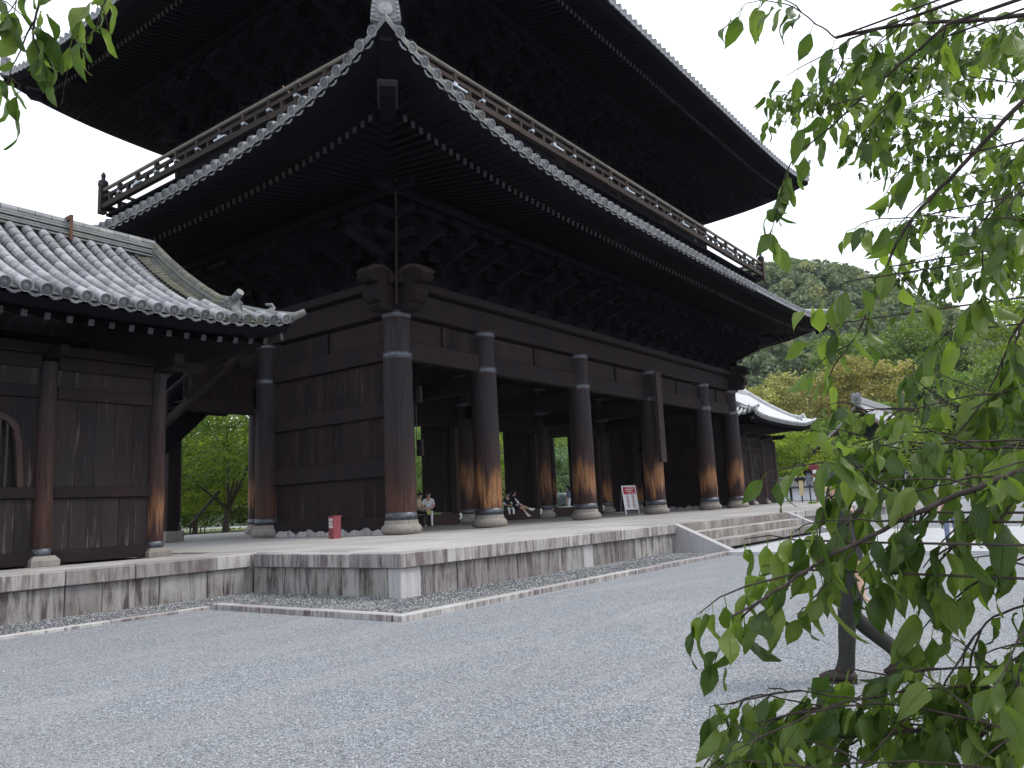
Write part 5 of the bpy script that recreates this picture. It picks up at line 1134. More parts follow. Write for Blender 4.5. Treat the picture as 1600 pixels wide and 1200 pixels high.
figure('student in navy skirt with white shoulder bag stretching bare legs from the second threshold', (35.25, 26.32, ZT), math.radians(30), LEAN, dict(head='skin', torso='navy', arm='navy', hand='skin', thigh='navy', shin='skin', foot='shirtw'), hairlong=True, h=1.18,
       extra=[('shoulder_bag', pk((0.12, -0.16, 0.36), (0.09, 0.10, 0.14)), 'shirtw'), ('bag_strap', MB().tube([(-0.16, -0.02, 0.64), (-0.04, -0.16, 0.55), (0.12, -0.18, 0.42)], 0.03, 6), 'shirtw')])
figure('student in dark uniform sitting upright next to the column on second threshold', (34.65, 26.35, ZT), math.radians(-25), SIT, dict(head='skin', torso='navy', arm='shirtw', hand='skin', thigh='navy', shin='shirtw', foot='shoe'), h=1.08)
figure('person in blue grey top and white trousers standing beyond the third threshold', (42.35, 27.3, H), math.radians(200), STAND, dict(head='skin', torso='bluegrey', arm='bluegrey', hand='skin', thigh='shirtw', shin='shirtw', foot='shoe'), h=1.08, hairlong=True)
RAILP = {k: Vector(x) for k, x in STAND.items()}; RAILP.update(vv(dict(wrr=(-.36, -.36, 1.33), elr=(-.30, -.10, 1.16), wrl=(.2, -.33, 1.22), ell=(.25, -.05, 1.12))))
figure('brown haired person looking over the left balcony rail', (17.62, 22.35, 16.18), math.radians(-90), RAILP, dict(head='skin', torso='navy', arm='navy', hand='skin', thigh='navy', shin='navy', foot='shoe'), h=0.99, hair='shoe')
figure('person in white shirt at the far end of the balcony rail', (42.5, 17.5, 16.18), math.radians(0), RAILP, dict(head='skin', torso='shirtw', arm='skin', hand='skin', thigh='bluegrey', shin='bluegrey', foot='shoe'), h=0.86, hair='orange')
figure('person in orange top at the balcony rail near its corner', (17.65, 18.35, 16.18), math.radians(-70), RAILP, dict(head='skin', torso='orange', arm='orange', hand='skin', thigh='navy', shin='navy', foot='shoe'), h=0.68)
WALK = {k: Vector(x) for k, x in STAND.items()}
WALK.update(vv(dict(pelvis=(0, 0, .93), knl=(.10, -.06, .50), anl=(.10, -.10, .10), ftl=(.12, -.27, .035), knr=(-.10, -.03, .52), anr=(-.10, .34, .20), ftr=(-.11, .22, .06), wrl=(.27, .10, .84), ell=(.25, .06, 1.12), wrr=(-.25, -.14, .90), elr=(-.24, -.02, 1.13))))
shoes = []
for k in 'lr':
    A_, T_ = WALK['an'+k], WALK['ft'+k]; d_ = (T_-A_); d_.z = 0; d_.normalize(); g_ = min(A_.z, 0.095)-0.095+max(A_.z-0.095, 0)
    sm_ = MB(); hz = A_.z-0.05; tz = T_.z+0.012
    sm_.tube([A_-d_*0.075+Vector((0, 0, hz-A_.z)), A_-d_*0.06+Vector((0, 0, hz-A_.z)), A_+d_*0.02+Vector((0, 0, hz-A_.z+0.012)), A_.lerp(T_, 0.6)+Vector((0, 0, 0.0)), Vector((T_.x, T_.y, tz)), Vector((T_.x, T_.y, tz))+d_*0.055], [0.02, 0.046, 0.052, 0.050, 0.045, 0.015], 12)
    sm_.beam(Vector((A_.x, A_.y, hz-0.038))-d_*0.07, Vector((T_.x, T_.y, tz-0.036))+d_*0.045, 0.088, 0.018); shoes.append(('shoe', sm_, 'shoe'))
figure('person in dark trousers walking on the gravel behind the cherry leaves', (7.30, 1.86, 0.0), math.radians(188), WALK, dict(head='skin', torso='olive', arm='olive', hand='skin', thigh='olive', shin='olive', foot='shoe'), h=1.0, loose=1.22, extra=shoes)
figure('person in tan jacket standing on the pale path far behind the leaves', (22.3, 3.2, 0.09), math.radians(-60), STAND, dict(head='skin', torso='tan', arm='tan', hand='skin', thigh='bluegrey', shin='bluegrey', foot='shoe'))
figure('person in white top and dark trousers standing beyond the path', (36.5, 6.6, 0.0), math.radians(-40), STAND, dict(head='skin', torso='shirtw', arm='shirtw', hand='skin', thigh='navy', shin='navy', foot='shoe'), hairlong=True)

# ------------------------------------------------------------------ trees
def cards(pts, size, up_bias=0.5, aspect=0.6):
    n = len(pts); nrm = RNG.normal(size=(n, 3)); nrm[:, 2] += up_bias*2; nrm /= np.linalg.norm(nrm, axis=1)[:, None]
    t = np.cross(nrm, RNG.normal(size=(n, 3))); t /= np.linalg.norm(t, axis=1)[:, None]; b = np.cross(nrm, t)
    s = size*RNG.uniform(0.6, 1.25, (n, 1)); a = s*aspect
    V = np.stack([pts-t*s*0.5, pts-b*a*0.5+nrm*s*0.06, pts+t*s*0.5, pts+b*a*0.5+nrm*s*0.06], 1)
    return V.reshape(-1, 3), np.arange(4*n).reshape(-1, 4)
def crown_points(blobs, n, clump=0.28, flat=1.0):
    out, tint = [], []
    vol = np.array([b[3]*b[4]+b[4]*b[5]+b[3]*b[5] for b in blobs]); cnt = np.maximum(1, (n*vol/vol.sum()).astype(int))
    for b, c in zip(blobs, cnt):
        k = max(6, c//38); d = RNG.normal(size=(k, 3)); d /= np.linalg.norm(d, axis=1)[:, None]; d[:, 2] = np.where(d[:, 2] < -0.55, -d[:, 2], d[:, 2])
        rr = RNG.uniform(0.62, 1.04, (k, 1)); cen = d*rr*np.array(b[3:6])+np.array(b[:3]); ti = RNG.uniform(0.1, 0.9, k)
        idx = RNG.integers(0, k, c); sc = clump*np.mean(b[3:6])*RNG.uniform(0.5, 1.2, k)[idx][:, None]
        p = cen[idx]+RNG.normal(size=(c, 3))*sc*np.array([1, 1, 0.55*flat]); out.append(p); tint.append(np.clip(ti[idx]+RNG.normal(0, 0.13, c), 0, 1))
    return np.concatenate(out), np.concatenate(tint)
def limb(mb, p, q, r0, r1, bend=0.15):
    p, q = Vector(p), Vector(q); m = (p+q)/2+Vector((random.uniform(-1, 1), random.uniform(-1, 1), random.uniform(-.3, .5)))*bend*(q-p).length
    pts = [p*(1-t)**2+m*2*t*(1-t)+q*t*t for t in (0, .25, .5, .75, 1)]; mb.tube(pts, [r0+(r1-r0)*t for t in (0, .25, .5, .75, 1)], 7); return pts[-1]
def tree(name, label, loc, h, w, mat, n, size, nb=7, trunk_r=0.2, fork=0.3, flat=1.0, group='trees round the temple', cone=False, low=0.3, blobs=None, clump=0.28):
    x, y, z = loc; t = thing(name, label, 'tree', loc, group); mb = MB()
    f = (x+random.uniform(-.3, .3), y+random.uniform(-.3, .3), z+h*fork); limb(mb, (x, y, z-0.2), f, trunk_r, trunk_r*0.75, 0.06)
    if blobs is None:
        blobs = []
        if cone:
            for i in range(nb): u = i/(nb-1); r = w/2*(1-u)**0.8+0.3; blobs.append((x+random.uniform(-.3, .3), y+random.uniform(-.3, .3), z+h*(low+(1-low)*u*0.95), r, r, h*(1-low)/nb*0.9))
        else:
            for i in range(nb):
                a = 2*PI*i/nb*1.618*2; q = random.uniform(0.25, 0.62)*w/2 if i else 0; zz = z+h*(low+(0.82-low)*((i+0.5)/nb if i else 1.0)); r = w*random.uniform(0.22, 0.32)
                blobs.append((x+q*math.cos(a), y+q*math.sin(a), zz, r, r, r*0.62*flat*random.uniform(0.85, 1.1)))
    else: blobs = [(x+b[0], y+b[1], z+b[2], b[3], b[4], b[5]) for b in blobs]
    for bi, b in enumerate(blobs):
        if len(blobs) > 9 and bi % 3: continue
        e = limb(mb, f, (b[0], b[1], b[2]-b[5]*0.2), trunk_r*0.5, trunk_r*0.12, 0.12)
        for _ in range(2): limb(mb, e, (b[0]+random.uniform(-.7, .7)*b[3], b[1]+random.uniform(-.7, .7)*b[4], b[2]+random.uniform(-.2, .6)*b[5]), trunk_r*0.12, trunk_r*0.04, 0.15)
    obj('trunk', mb, M['trunk'], t)
    p, ti = crown_points(blobs, n, clump, flat); V, F = cards(p, size)
    put('crown', np_mesh('crown', V-np.array(loc), F, M[mat], np.repeat(ti, 4)), t, loc)
    return t
# maples behind the gate, seen through its openings
gm = 'maples behind the gate'
tree('maple_tree', 'spreading maple with forked trunk framed by the opening left of the gate', (41.7, 63.5, 0), 14, 19, 'maplegreen', 13000, 0.36, 14, 0.34, 0.18, 0.55, gm, low=0.27)
tree('maple_tree', 'bright maple far behind the left opening', (56, 92, 0), 17, 20, 'maple', 9000, 0.5, 11, 0.3, 0.2, 0.7, gm, low=0.12)
tree('maple_tree', 'slender young maple left of the forked trunk behind the opening', (44, 80, 0), 14, 14, 'maplegreen', 8000, 0.42, 10, 0.16, 0.2, 0.6, gm, low=0.16)
tree('maple_tree', 'maple to the right behind the left opening', (54, 76, 0), 13, 13, 'maple', 6000, 0.42, 8, 0.2, 0.2, 0.65, gm, low=0.2)
tree('maple_tree', 'maple partly hidden by the side wing', (30, 66, 0), 12, 14, 'maplegreen', 5000, 0.42, 8, 0.25, 0.25, 0.6, gm, low=0.28)
tree('maple_tree', 'maple seen through the first doorway beside the corner column', (63, 59, 0), 11, 12, 'green', 6000, 0.36, 8, 0.2, 0.2, 0.7, gm, low=0.12)
tree('maple_tree', 'yellow green maple seen as a sliver through the second doorway', (77, 58.5, 0), 12, 12, 'maple', 6000, 0.36, 8, 0.2, 0.2, 0.7, gm, low=0.12)
tree('shrub_tree', 'rounded blue green shrub beyond the third doorway above the bronze basin', (80, 53, 0), 9.0, 10, 'shrub', 8000, 0.36, 9, 0.2, 0.15, 0.8, gm, low=0.1)
tree('shrub_tree', 'taller mottled shrub tree behind the rounded shrub in the third doorway', (94, 59.5, 0), 13, 13, 'green', 6000, 0.4, 9, 0.2, 0.15, 0.8, gm, low=0.15)
tree('maple_tree', 'low spreading maple filling the middle of the left opening', (46.5, 70.5, 0), 10.5, 13, 'maple', 9000, 0.34, 12, 0.18, 0.2, 0.6, gm, low=0.2)
tree('maple_tree', 'tall maple rising above the forked maple behind the opening', (45, 84, 0), 20, 17, 'maple', 11000, 0.45, 13, 0.25, 0.25, 0.7, gm, low=0.3)
for k, (px, py) in enumerate(((66, 88), (80, 88), (92, 80), (48, 104), (60, 112), (70, 106), (36, 92), (108, 70))):
    tree('backdrop_tree', ['dense tree closing the view behind the gate'][0], (px, py, 0), 17, 19, 'green' if k % 2 else 'maplegreen', 7000, 0.6, 11, 0.3, 0.15, 0.8, 'dense trees closing the view behind the gate', low=0.05)
hg = thing('hedge', 'long clipped green hedge closing the garden behind the maples', 'hedge', (56, 104, 0))
hb_ = [(56+14*math.cos(-0.55)*u-0, 104+14*math.sin(-0.55)*u*1.0, 1.9, 3.2, 3.2, 2.2) for u in np.linspace(-2.2, 1.6, 18)]
p_, ti_ = crown_points(hb_, 14000, 0.3); V_h, F_h = cards(p_, 0.45); put('foliage', np_mesh('foliage', V_h-np.array((56, 104, 0)), F_h, M['maplegreen'], np.repeat(ti_, 4)), hg, (56, 104, 0))
# maples and larger trees to the right
gr_ = 'trees beyond the white wall'
def R_(px, depth): return None
for lab, loc, h, w, mat, n, sz, low in (
    ('bright lime maple just right of the side wing, over the white wall', (98, 31.5, 0.4), 9.0, 10.5, 'maple', 9000, 0.34, 0.12),
    ('broad lime maple over the wall in front of the hall roof', (96, 23.5, 0.4), 7.2, 10, 'maple', 8000, 0.34, 0.12),
    ('lime maple below the right slope of the hall roof', (99, 16, 0.4), 8.5, 11, 'maple', 7000, 0.36, 0.12),
    ('darker maple at the wall half hidden by cherry leaves', (94, 9, 0.4), 9.0, 11, 'maplegreen', 6000, 0.36, 0.15),
    ('olive maple far right behind the cherry leaves', (92, 1, 0.4), 9.5, 12, 'maple', 6000, 0.36, 0.15)):
    tree('maple_tree', lab, loc, h, w, mat, n, sz, 9, 0.2, 0.2, 0.75, gr_, low=low)
tree('golden_tree', 'great rounded golden brown evergreen tree in blossom behind the hall', (133, 30.5, 0), 24.5, 20, 'gold', 22000, 0.55, 16, 0.5, 0.3, 0.85, gr_, low=0.35, clump=0.22)
tree('golden_tree', 'pale yellow flowering tree above the side wing roof', (134, 47, 0), 22, 13, 'palegold', 11000, 0.5, 11, 0.4, 0.3, 0.9, gr_, low=0.3, clump=0.24)
tree('golden_tree', 'small ochre flowering tree touching the end of the side wing ridge', (124, 47.5, 0), 16, 9, 'gold', 6000, 0.45, 8, 0.3, 0.3, 0.9, gr_, low=0.3)
tree('broadleaf_tree', 'pale flowering tree right of the side wing ridge', (140, 43.5, 0), 25, 10, 'palegold', 8000, 0.5, 10, 0.35, 0.3, 1.1, gr_, low=0.3)
tree('conifer_tree', 'tall thin dark conifer between the pale and golden trees', (150, 42.5, 0), 29, 7, 'darkgreen', 7000, 0.5, 12, 0.3, 0.6, 1, gr_, True, 0.12)
tree('conifer_tree', 'tall dark conifer left of the golden tree top', (158, 49, 0), 33, 8, 'darkgreen', 7000, 0.55, 12, 0.3, 0.6, 1, gr_, True, 0.12)
tree('broadleaf_tree', 'wide mid green tree above the golden tree', (172, 28, 2), 37, 22, 'green', 13000, 0.7, 14, 0.5, 0.3, 0.8, gr_, low=0.35)
tree('broadleaf_tree', 'mid green tree rising behind the roof corner tip', (176, 42, 2), 37, 18, 'green', 10000, 0.7, 12, 0.5, 0.3, 0.8, gr_, low=0.35)
tree('broadleaf_tree', 'fresh yellow green tree standing right of the hill slope', (165, 8, 2), 37, 20, 'maple', 12000, 0.65, 13, 0.5, 0.3, 0.9, gr_, low=0.35)
tree('conifer_tree', 'dark pointed conifer behind the golden tree on its right', (165, 19.5, 2), 36, 10, 'darkgreen', 9000, 0.6, 12, 0.4, 0.6, 1, gr_, True, 0.1)
tree('conifer_tree', 'dark conifer low on the right of the golden tree', (128, 19.5, 0), 20, 9, 'darkgreen', 8000, 0.5, 11, 0.3, 0.6, 1, gr_, True, 0.08)
tree('broadleaf_tree', 'deep green tree below the golden tree, left of the hall roof', (118, 34, 0), 13.5, 12, 'green', 9000, 0.42, 10, 0.3, 0.2, 0.8, gr_, low=0.12)
tree('broadleaf_tree', 'deep green tree behind the hall ridge', (122, 25, 0), 15, 11, 'green', 7000, 0.45, 10, 0.3, 0.2, 0.8, gr_, low=0.15)
tree('broadleaf_tree', 'shady green tree right of the hall behind cherry leaves', (128, 9, 0), 22, 16, 'green', 9000, 0.55, 11, 0.4, 0.25, 0.8, gr_, low=0.15)
tree('broadleaf_tree', 'shady green tree furthest right behind cherry leaves', (126, -6, 0), 24, 18, 'maplegreen', 9000, 0.6, 11, 0.4, 0.25, 0.8, gr_, low=0.15)
# forested hill
def hill_h(x, y):
    # ridge line across the view; height along the bearing
    b = np.arctan2(y, x); d = np.hypot(x, y)
    top = np.interp(np.degrees(b), [-40, -20, -8, 0, 3, 4, 6, 8, 9.6, 11, 12, 13.7, 15.8, 18, 24, 40, 60], [8, 14, 28, 40, 46, 50, 59, 67, 73, 80, 83, 87, 90, 91, 80, 50, 20])
    u = np.clip((d-190)/150, 0, 1); return top*(u*u*(3-2*u))*np.clip(1-(d-345)/500, 0, 1)+1.5*np.sin(x*0.11)*np.cos(y*0.09)*u
bb = np.radians(np.linspace(-40, 60, 90)); dd = np.concatenate([np.linspace(185, 360, 40), [420, 520, 700, 900]]); Bq, Dq = np.meshgrid(bb, dd)
HX, HY = Dq*np.cos(Bq), Dq*np.sin(Bq); HV = np.stack([HX.ravel(), HY.ravel(), hill_h(HX, HY).ravel()-0.5], 1); nb = len(bb)
HF = np.array([(j*nb+i, (j+1)*nb+i, (j+1)*nb+i+1, j*nb+i+1) for j in range(len(dd)-1) for i in range(nb-1)])
put('hill', np_mesh('hill', HV, HF, M['hill'], smooth=True), kind='structure')
n = 3400; b = np.radians(RNG.uniform(-30, 34, n)); d = np.sqrt(RNG.uniform(190**2, 362**2, n)); tx, ty = d*np.cos(b), d*np.sin(b); tz = hill_h(tx, ty)
ppt = 110; hh = RNG.uniform(5, 9, n); ww_ = RNG.uniform(2.0, 3.6, n)
dr = RNG.normal(size=(n, ppt, 3)); dr /= np.linalg.norm(dr, axis=2)[..., None]; dr[..., 2] = np.abs(dr[..., 2])*0.9-0.15; dr *= RNG.uniform(0.75, 1.1, (n, ppt, 1))
pts = np.stack([tx, ty, tz+hh*0.45], 1)[:, None, :]+dr*np.stack([ww_, ww_, hh*0.55], 1)[:, None, :]
ti = np.clip(RNG.beta(1.6, 3.2, n)[:, None]+np.where(RNG.uniform(size=n) > 0.93, 0.45, 0)[:, None]+RNG.normal(0, 0.07, (n, ppt)), 0, 1)
V, F = cards(pts.reshape(-1, 3), 1.25, 0.3, 0.75)
put('far_forest', np_mesh('far_forest', V, F, M['forest'], np.repeat(ti.ravel(), 4)), kind='stuff')
# low stakes and grass behind the left opening
for k, (x, y) in enumerate(((44.5, 72), (46.5, 74.5), (40.2, 68.5), (43.0, 70.2), (49, 75), (51.5, 72))):
    tag(obj('stake', MB().tube([(x, y, 0), (x+0.02, y, 1.1)], 0.06, 6), M['dark']), 'short dark stake in the grass behind the left opening', 'stake', 'stakes in the grass')
ls = thing('leaning_prop', 'dark plank prop leaning beside the forked maple trunk', 'prop', (40.6, 64.4, 0)); obj('plank', MB().beam((38.9, 64.6, 1.3), (41.3, 63.9, 4.2), 0.5, 0.2), M['dark'], ls); obj('leg', MB().tube([(38.95, 64.6, 0), (38.95, 64.6, 1.4)], 0.08, 6), M['dark'], ls)
RB = [[0.012,0.007,14,0.105,3,[[2.313,-0.355,2.732],[2.327,-0.181,2.746],[2.311,0.011,2.791],[2.299,0.098,2.81],[2.256,0.297,2.858],[2.224,0.447,2.87]]],[0.004,0.0015,16,0.1,1.5,[[2.224,0.447,2.87],[2.2,0.474,2.901],[2.149,0.533,2.963],[2.119,0.584,2.99],[2.096,0.64,2.999],[2.097,0.681,2.978]]],[0.004,0.0015,24,0.09,3,[[2.344,0.275,2.912],[2.352,0.366,2.875],[2.351,0.438,2.853],[2.367,0.484,2.806]]],[0.004,0.0015,24,0.09,3,[[2.298,0.2,2.799],[2.325,0.31,2.722],[2.347,0.371,2.656],[2.375,0.403,2.579]]],[0.007,0.002,16,0.1,2.5,[[2.242,0.177,2.802],[2.257,0.277,2.755],[2.266,0.383,2.705],[2.276,0.496,2.638],[2.274,0.61,2.58],[2.292,0.652,2.508],[2.302,0.696,2.447]]],[0.004,0.002,16,0.1,2,[[2.237,0.419,2.858],[2.265,0.459,2.792],[2.293,0.51,2.714],[2.309,0.557,2.656]]],[0.012,0.002,11,0.1,2.2,[[2.061,-0.212,2.599],[2.089,-0.096,2.557],[2.123,0.037,2.485],[2.157,0.186,2.377],[2.172,0.283,2.303],[2.182,0.345,2.241],[2.192,0.376,2.185],[2.205,0.437,2.087],[2.211,0.468,2.029],[2.209,0.534,1.951],[2.208,0.567,1.903]]],[0.003,0.0015,24,0.1,0,[[2.148,0.395,2.141],[2.133,0.47,2.14],[2.125,0.541,2.105],[2.12,0.574,2.089]]],[0.003,0.0015,24,0.1,0,[[2.159,0.455,2.039],[2.145,0.525,2.032],[2.142,0.55,2.015],[2.14,0.567,2.003]]],[0.0035,0.0015,15,0.1,1,[[2.147,0.178,2.404],[2.136,0.245,2.418],[2.132,0.306,2.405],[2.144,0.362,2.349]]],[0.003,0.0015,18,0.095,1,[[2.175,0.304,2.283],[2.155,0.4,2.296],[2.149,0.467,2.275]]],[0.003,0.0015,18,0.1,1,[[2.1,0.361,2.149],[2.124,0.315,2.081],[2.133,0.291,2.053]]],[0.003,0.0015,20,0.1,1,[[2.161,0.181,1.97],[2.154,0.232,1.985],[2.153,0.285,1.95],[2.153,0.329,1.914],[2.151,0.355,1.896]]],[0.006,0.002,20,0.105,4,[[1.906,-0.087,2.001],[1.915,0.043,1.964],[1.921,0.107,1.916],[1.929,0.147,1.841],[1.933,0.173,1.794]]],[0.004,0.002,22,0.11,3,[[1.83,-0.041,2.109],[1.834,0.044,2.093],[1.842,0.103,2.056],[1.852,0.145,2.0]]],[0.004,0.002,22,0.105,3,[[1.893,-0.058,2.243],[1.898,0.03,2.231],[1.907,0.092,2.195],[1.916,0.145,2.155],[1.928,0.19,2.096]]],[0.013,0.003,24,0.092,4.5,[[1.64,-0.153,1.699],[1.632,-0.003,1.661],[1.613,0.109,1.621],[1.592,0.156,1.605],[1.57,0.208,1.583],[1.54,0.282,1.551],[1.504,0.365,1.509],[1.467,0.429,1.476],[1.424,0.493,1.43],[1.375,0.561,1.389]]],[0.004,0.002,24,0.1,3,[[1.6,0.001,1.629],[1.596,0.113,1.581],[1.591,0.155,1.539],[1.585,0.203,1.514],[1.578,0.242,1.487],[1.571,0.27,1.456]]],[0.003,0.0015,20,0.085,1,[[1.577,0.269,1.556],[1.566,0.306,1.483],[1.554,0.345,1.44],[1.544,0.379,1.418]]],[0.003,0.0015,24,0.105,2,[[1.549,0.308,1.542],[1.533,0.379,1.548],[1.517,0.437,1.546],[1.505,0.476,1.53]]],[0.003,0.0015,24,0.105,2,[[1.504,0.365,1.509],[1.486,0.411,1.446],[1.468,0.455,1.402],[1.461,0.472,1.386]]],[0.003,0.0015,22,0.1,2,[[1.521,0.477,1.459],[1.51,0.514,1.471],[1.5,0.541,1.466]]],[0.004,0.002,24,0.085,4,[[1.699,0.015,1.665],[1.695,0.109,1.662],[1.686,0.21,1.667],[1.673,0.297,1.649],[1.656,0.383,1.622],[1.638,0.456,1.58]]],[0.003,0.0015,26,0.085,4,[[1.609,0.186,1.614],[1.598,0.268,1.596],[1.585,0.332,1.579],[1.572,0.388,1.555],[1.562,0.423,1.52]]],[0.003,0.0015,26,0.085,4,[[1.685,0.208,1.681],[1.673,0.295,1.67],[1.66,0.363,1.654],[1.646,0.423,1.625],[1.64,0.448,1.598]]],[0.006,0.002,26,0.078,5,[[2.093,-0.097,1.737],[2.095,0.033,1.737],[2.086,0.173,1.766],[2.076,0.275,1.762],[2.063,0.345,1.785],[2.049,0.42,1.791],[2.038,0.478,1.773]]],[0.006,0.002,26,0.078,5,[[1.998,-0.079,1.631],[1.999,0.02,1.656],[1.991,0.173,1.687],[1.979,0.267,1.715],[1.962,0.367,1.726],[1.943,0.462,1.706]]],[0.005,0.002,26,0.078,5,[[1.798,-0.062,1.56],[1.799,0.048,1.571],[1.794,0.144,1.606],[1.782,0.25,1.625],[1.767,0.339,1.637],[1.752,0.412,1.624]]],[0.004,0.002,26,0.078,5,[[1.886,-0.053,1.826],[1.889,0.041,1.802],[1.886,0.129,1.787],[1.883,0.201,1.755],[1.879,0.267,1.694]]],[0.004,0.002,22,0.08,3,[[1.698,-0.009,1.511],[1.695,0.074,1.491],[1.687,0.154,1.458],[1.676,0.217,1.419],[1.668,0.251,1.385]]],[0.01,0.003,26,0.085,5,[[1.664,-0.095,1.267],[1.658,0.07,1.232],[1.645,0.163,1.205],[1.625,0.252,1.167],[1.614,0.319,1.172],[1.594,0.392,1.157],[1.568,0.479,1.151],[1.53,0.583,1.143],[1.492,0.659,1.12]]],[0.004,0.002,26,0.085,5,[[1.718,0.066,1.272],[1.696,0.203,1.221],[1.672,0.307,1.184],[1.651,0.394,1.176],[1.619,0.525,1.194],[1.596,0.6,1.208],[1.569,0.657,1.19]]],[0.004,0.002,24,0.085,5,[[1.689,-0.021,1.407],[1.687,0.085,1.404],[1.681,0.143,1.387],[1.67,0.202,1.353],[1.657,0.24,1.307],[1.647,0.248,1.26],[1.635,0.235,1.198]]],[0.004,0.002,26,0.08,5,[[1.487,0.003,1.164],[1.483,0.116,1.165],[1.473,0.207,1.163],[1.454,0.313,1.163],[1.421,0.425,1.15]]],[0.004,0.002,24,0.082,4.5,[[1.63,0.055,1.35],[1.622,0.128,1.327],[1.61,0.186,1.293],[1.592,0.293,1.283],[1.578,0.345,1.265]]],[0.004,0.002,24,0.082,4.5,[[1.595,-0.003,1.476],[1.592,0.059,1.446],[1.582,0.109,1.385],[1.568,0.144,1.314],[1.554,0.159,1.256]]],[0.004,0.002,26,0.085,5,[[1.544,0.114,1.195],[1.539,0.207,1.214],[1.521,0.337,1.234],[1.485,0.457,1.219],[1.443,0.559,1.195]]],[0.004,0.002,26,0.085,5,[[1.606,0.111,1.239],[1.603,0.19,1.258],[1.585,0.296,1.251],[1.558,0.398,1.231],[1.53,0.502,1.238],[1.512,0.555,1.242]]],[0.004,0.002,26,0.08,5,[[1.402,0.238,1.124],[1.395,0.321,1.153],[1.368,0.43,1.159],[1.332,0.533,1.163],[1.309,0.58,1.153]]],[0.004,0.002,24,0.08,4,[[2.876,-0.219,2.986],[2.888,-0.057,2.977],[2.888,0.099,2.974],[2.824,0.264,3.081],[2.808,0.379,3.087]]],[0.004,0.002,24,0.08,5,[[3.278,-0.158,2.489],[3.255,-0.047,2.582],[3.208,0.082,2.723],[3.154,0.178,2.857],[3.091,0.275,2.989],[3.056,0.346,3.051]]],[0.004,0.002,24,0.08,5,[[2.807,-0.173,2.645],[2.812,-0.066,2.643],[2.808,0.063,2.654],[2.823,0.174,2.599],[2.822,0.304,2.572]]],[0.004,0.002,24,0.08,5,[[2.948,-0.109,2.145],[2.929,0.02,2.25],[2.892,0.119,2.39],[2.865,0.194,2.467]]],[0.006,0.0015,30,0.08,9.5,[[3.722,-0.332,3.027],[3.7,-0.146,3.114],[3.651,0.118,3.229],[3.611,0.265,3.3],[3.556,0.444,3.378],[3.512,0.575,3.426],[3.499,0.671,3.418],[3.483,0.748,3.419]]],[0.006,0.0015,30,0.08,9.5,[[3.943,-0.337,3.006],[3.931,-0.137,3.072],[3.882,0.213,3.19],[3.843,0.387,3.251],[3.77,0.605,3.35],[3.723,0.719,3.407],[3.678,0.842,3.444],[3.638,0.946,3.473],[3.605,1.04,3.487]]],[0.006,0.0015,30,0.08,9.5,[[3.809,-0.302,2.782],[3.794,-0.112,2.863],[3.754,0.18,2.97],[3.68,0.444,3.103],[3.63,0.581,3.175],[3.606,0.709,3.179]]],[0.006,0.0015,30,0.08,9.5,[[3.876,-0.273,2.549],[3.86,-0.083,2.647],[3.837,0.125,2.724],[3.814,0.356,2.751],[3.792,0.501,2.769],[3.777,0.603,2.771]]],[0.006,0.0015,30,0.08,9.5,[[4.008,-0.261,2.425],[3.995,-0.065,2.521],[3.953,0.236,2.663],[3.939,0.408,2.664],[3.941,0.547,2.591],[3.94,0.589,2.569]]],[0.006,0.0015,30,0.08,9.5,[[3.651,-0.352,3.196],[3.623,-0.169,3.286],[3.573,0.111,3.394],[3.499,0.27,3.52],[3.443,0.396,3.597]]],[0.006,0.0015,30,0.08,9.5,[[4.126,-0.313,2.771],[4.111,-0.107,2.856],[4.088,0.117,2.929],[4.066,0.311,2.964],[4.003,0.5,3.089],[3.958,0.593,3.173]]],[0.006,0.0015,30,0.08,9.5,[[4.046,-0.379,3.287],[4.023,-0.175,3.373],[3.976,0.04,3.484],[3.935,0.225,3.556],[3.883,0.418,3.627],[3.873,0.555,3.614]]],[0.006,0.0015,30,0.08,9.5,[[3.545,-0.213,2.192],[3.541,-0.036,2.25],[3.516,0.149,2.357],[3.493,0.265,2.429],[3.481,0.396,2.429]]]]
LB = [[0.007,0.002,18,0.1,2,[[0.722,1.673,3.003],[0.735,1.756,2.891],[0.713,1.812,2.824],[0.7,1.852,2.771],[0.729,1.881,2.704],[0.748,1.891,2.675]]],[0.004,0.0015,22,0.1,1.5,[[0.483,1.978,2.67],[0.596,1.953,2.659],[0.667,1.934,2.651],[0.708,1.928,2.636],[0.702,1.942,2.613]]],[0.004,0.0015,20,0.1,1.5,[[0.845,1.625,2.991],[0.83,1.708,2.898],[0.801,1.768,2.834],[0.778,1.799,2.803],[0.778,1.833,2.752]]],[0.002,0.001,0,0.1,0,[[0.797,1.761,2.846],[0.823,1.772,2.814],[0.848,1.791,2.768],[0.856,1.81,2.732]]],[0.002,0.001,0,0.1,0,[[0.778,1.833,2.752],[0.786,1.869,2.687],[0.791,1.908,2.612]]],[0.004,0.0015,26,0.1,2,[[0.52,1.906,2.872],[0.61,1.908,2.829],[0.673,1.899,2.81],[0.714,1.901,2.783]]],[0.004,0.0015,26,0.1,2,[[0.676,1.786,2.969],[0.691,1.847,2.878],[0.68,1.883,2.831],[0.667,1.914,2.789]]]]
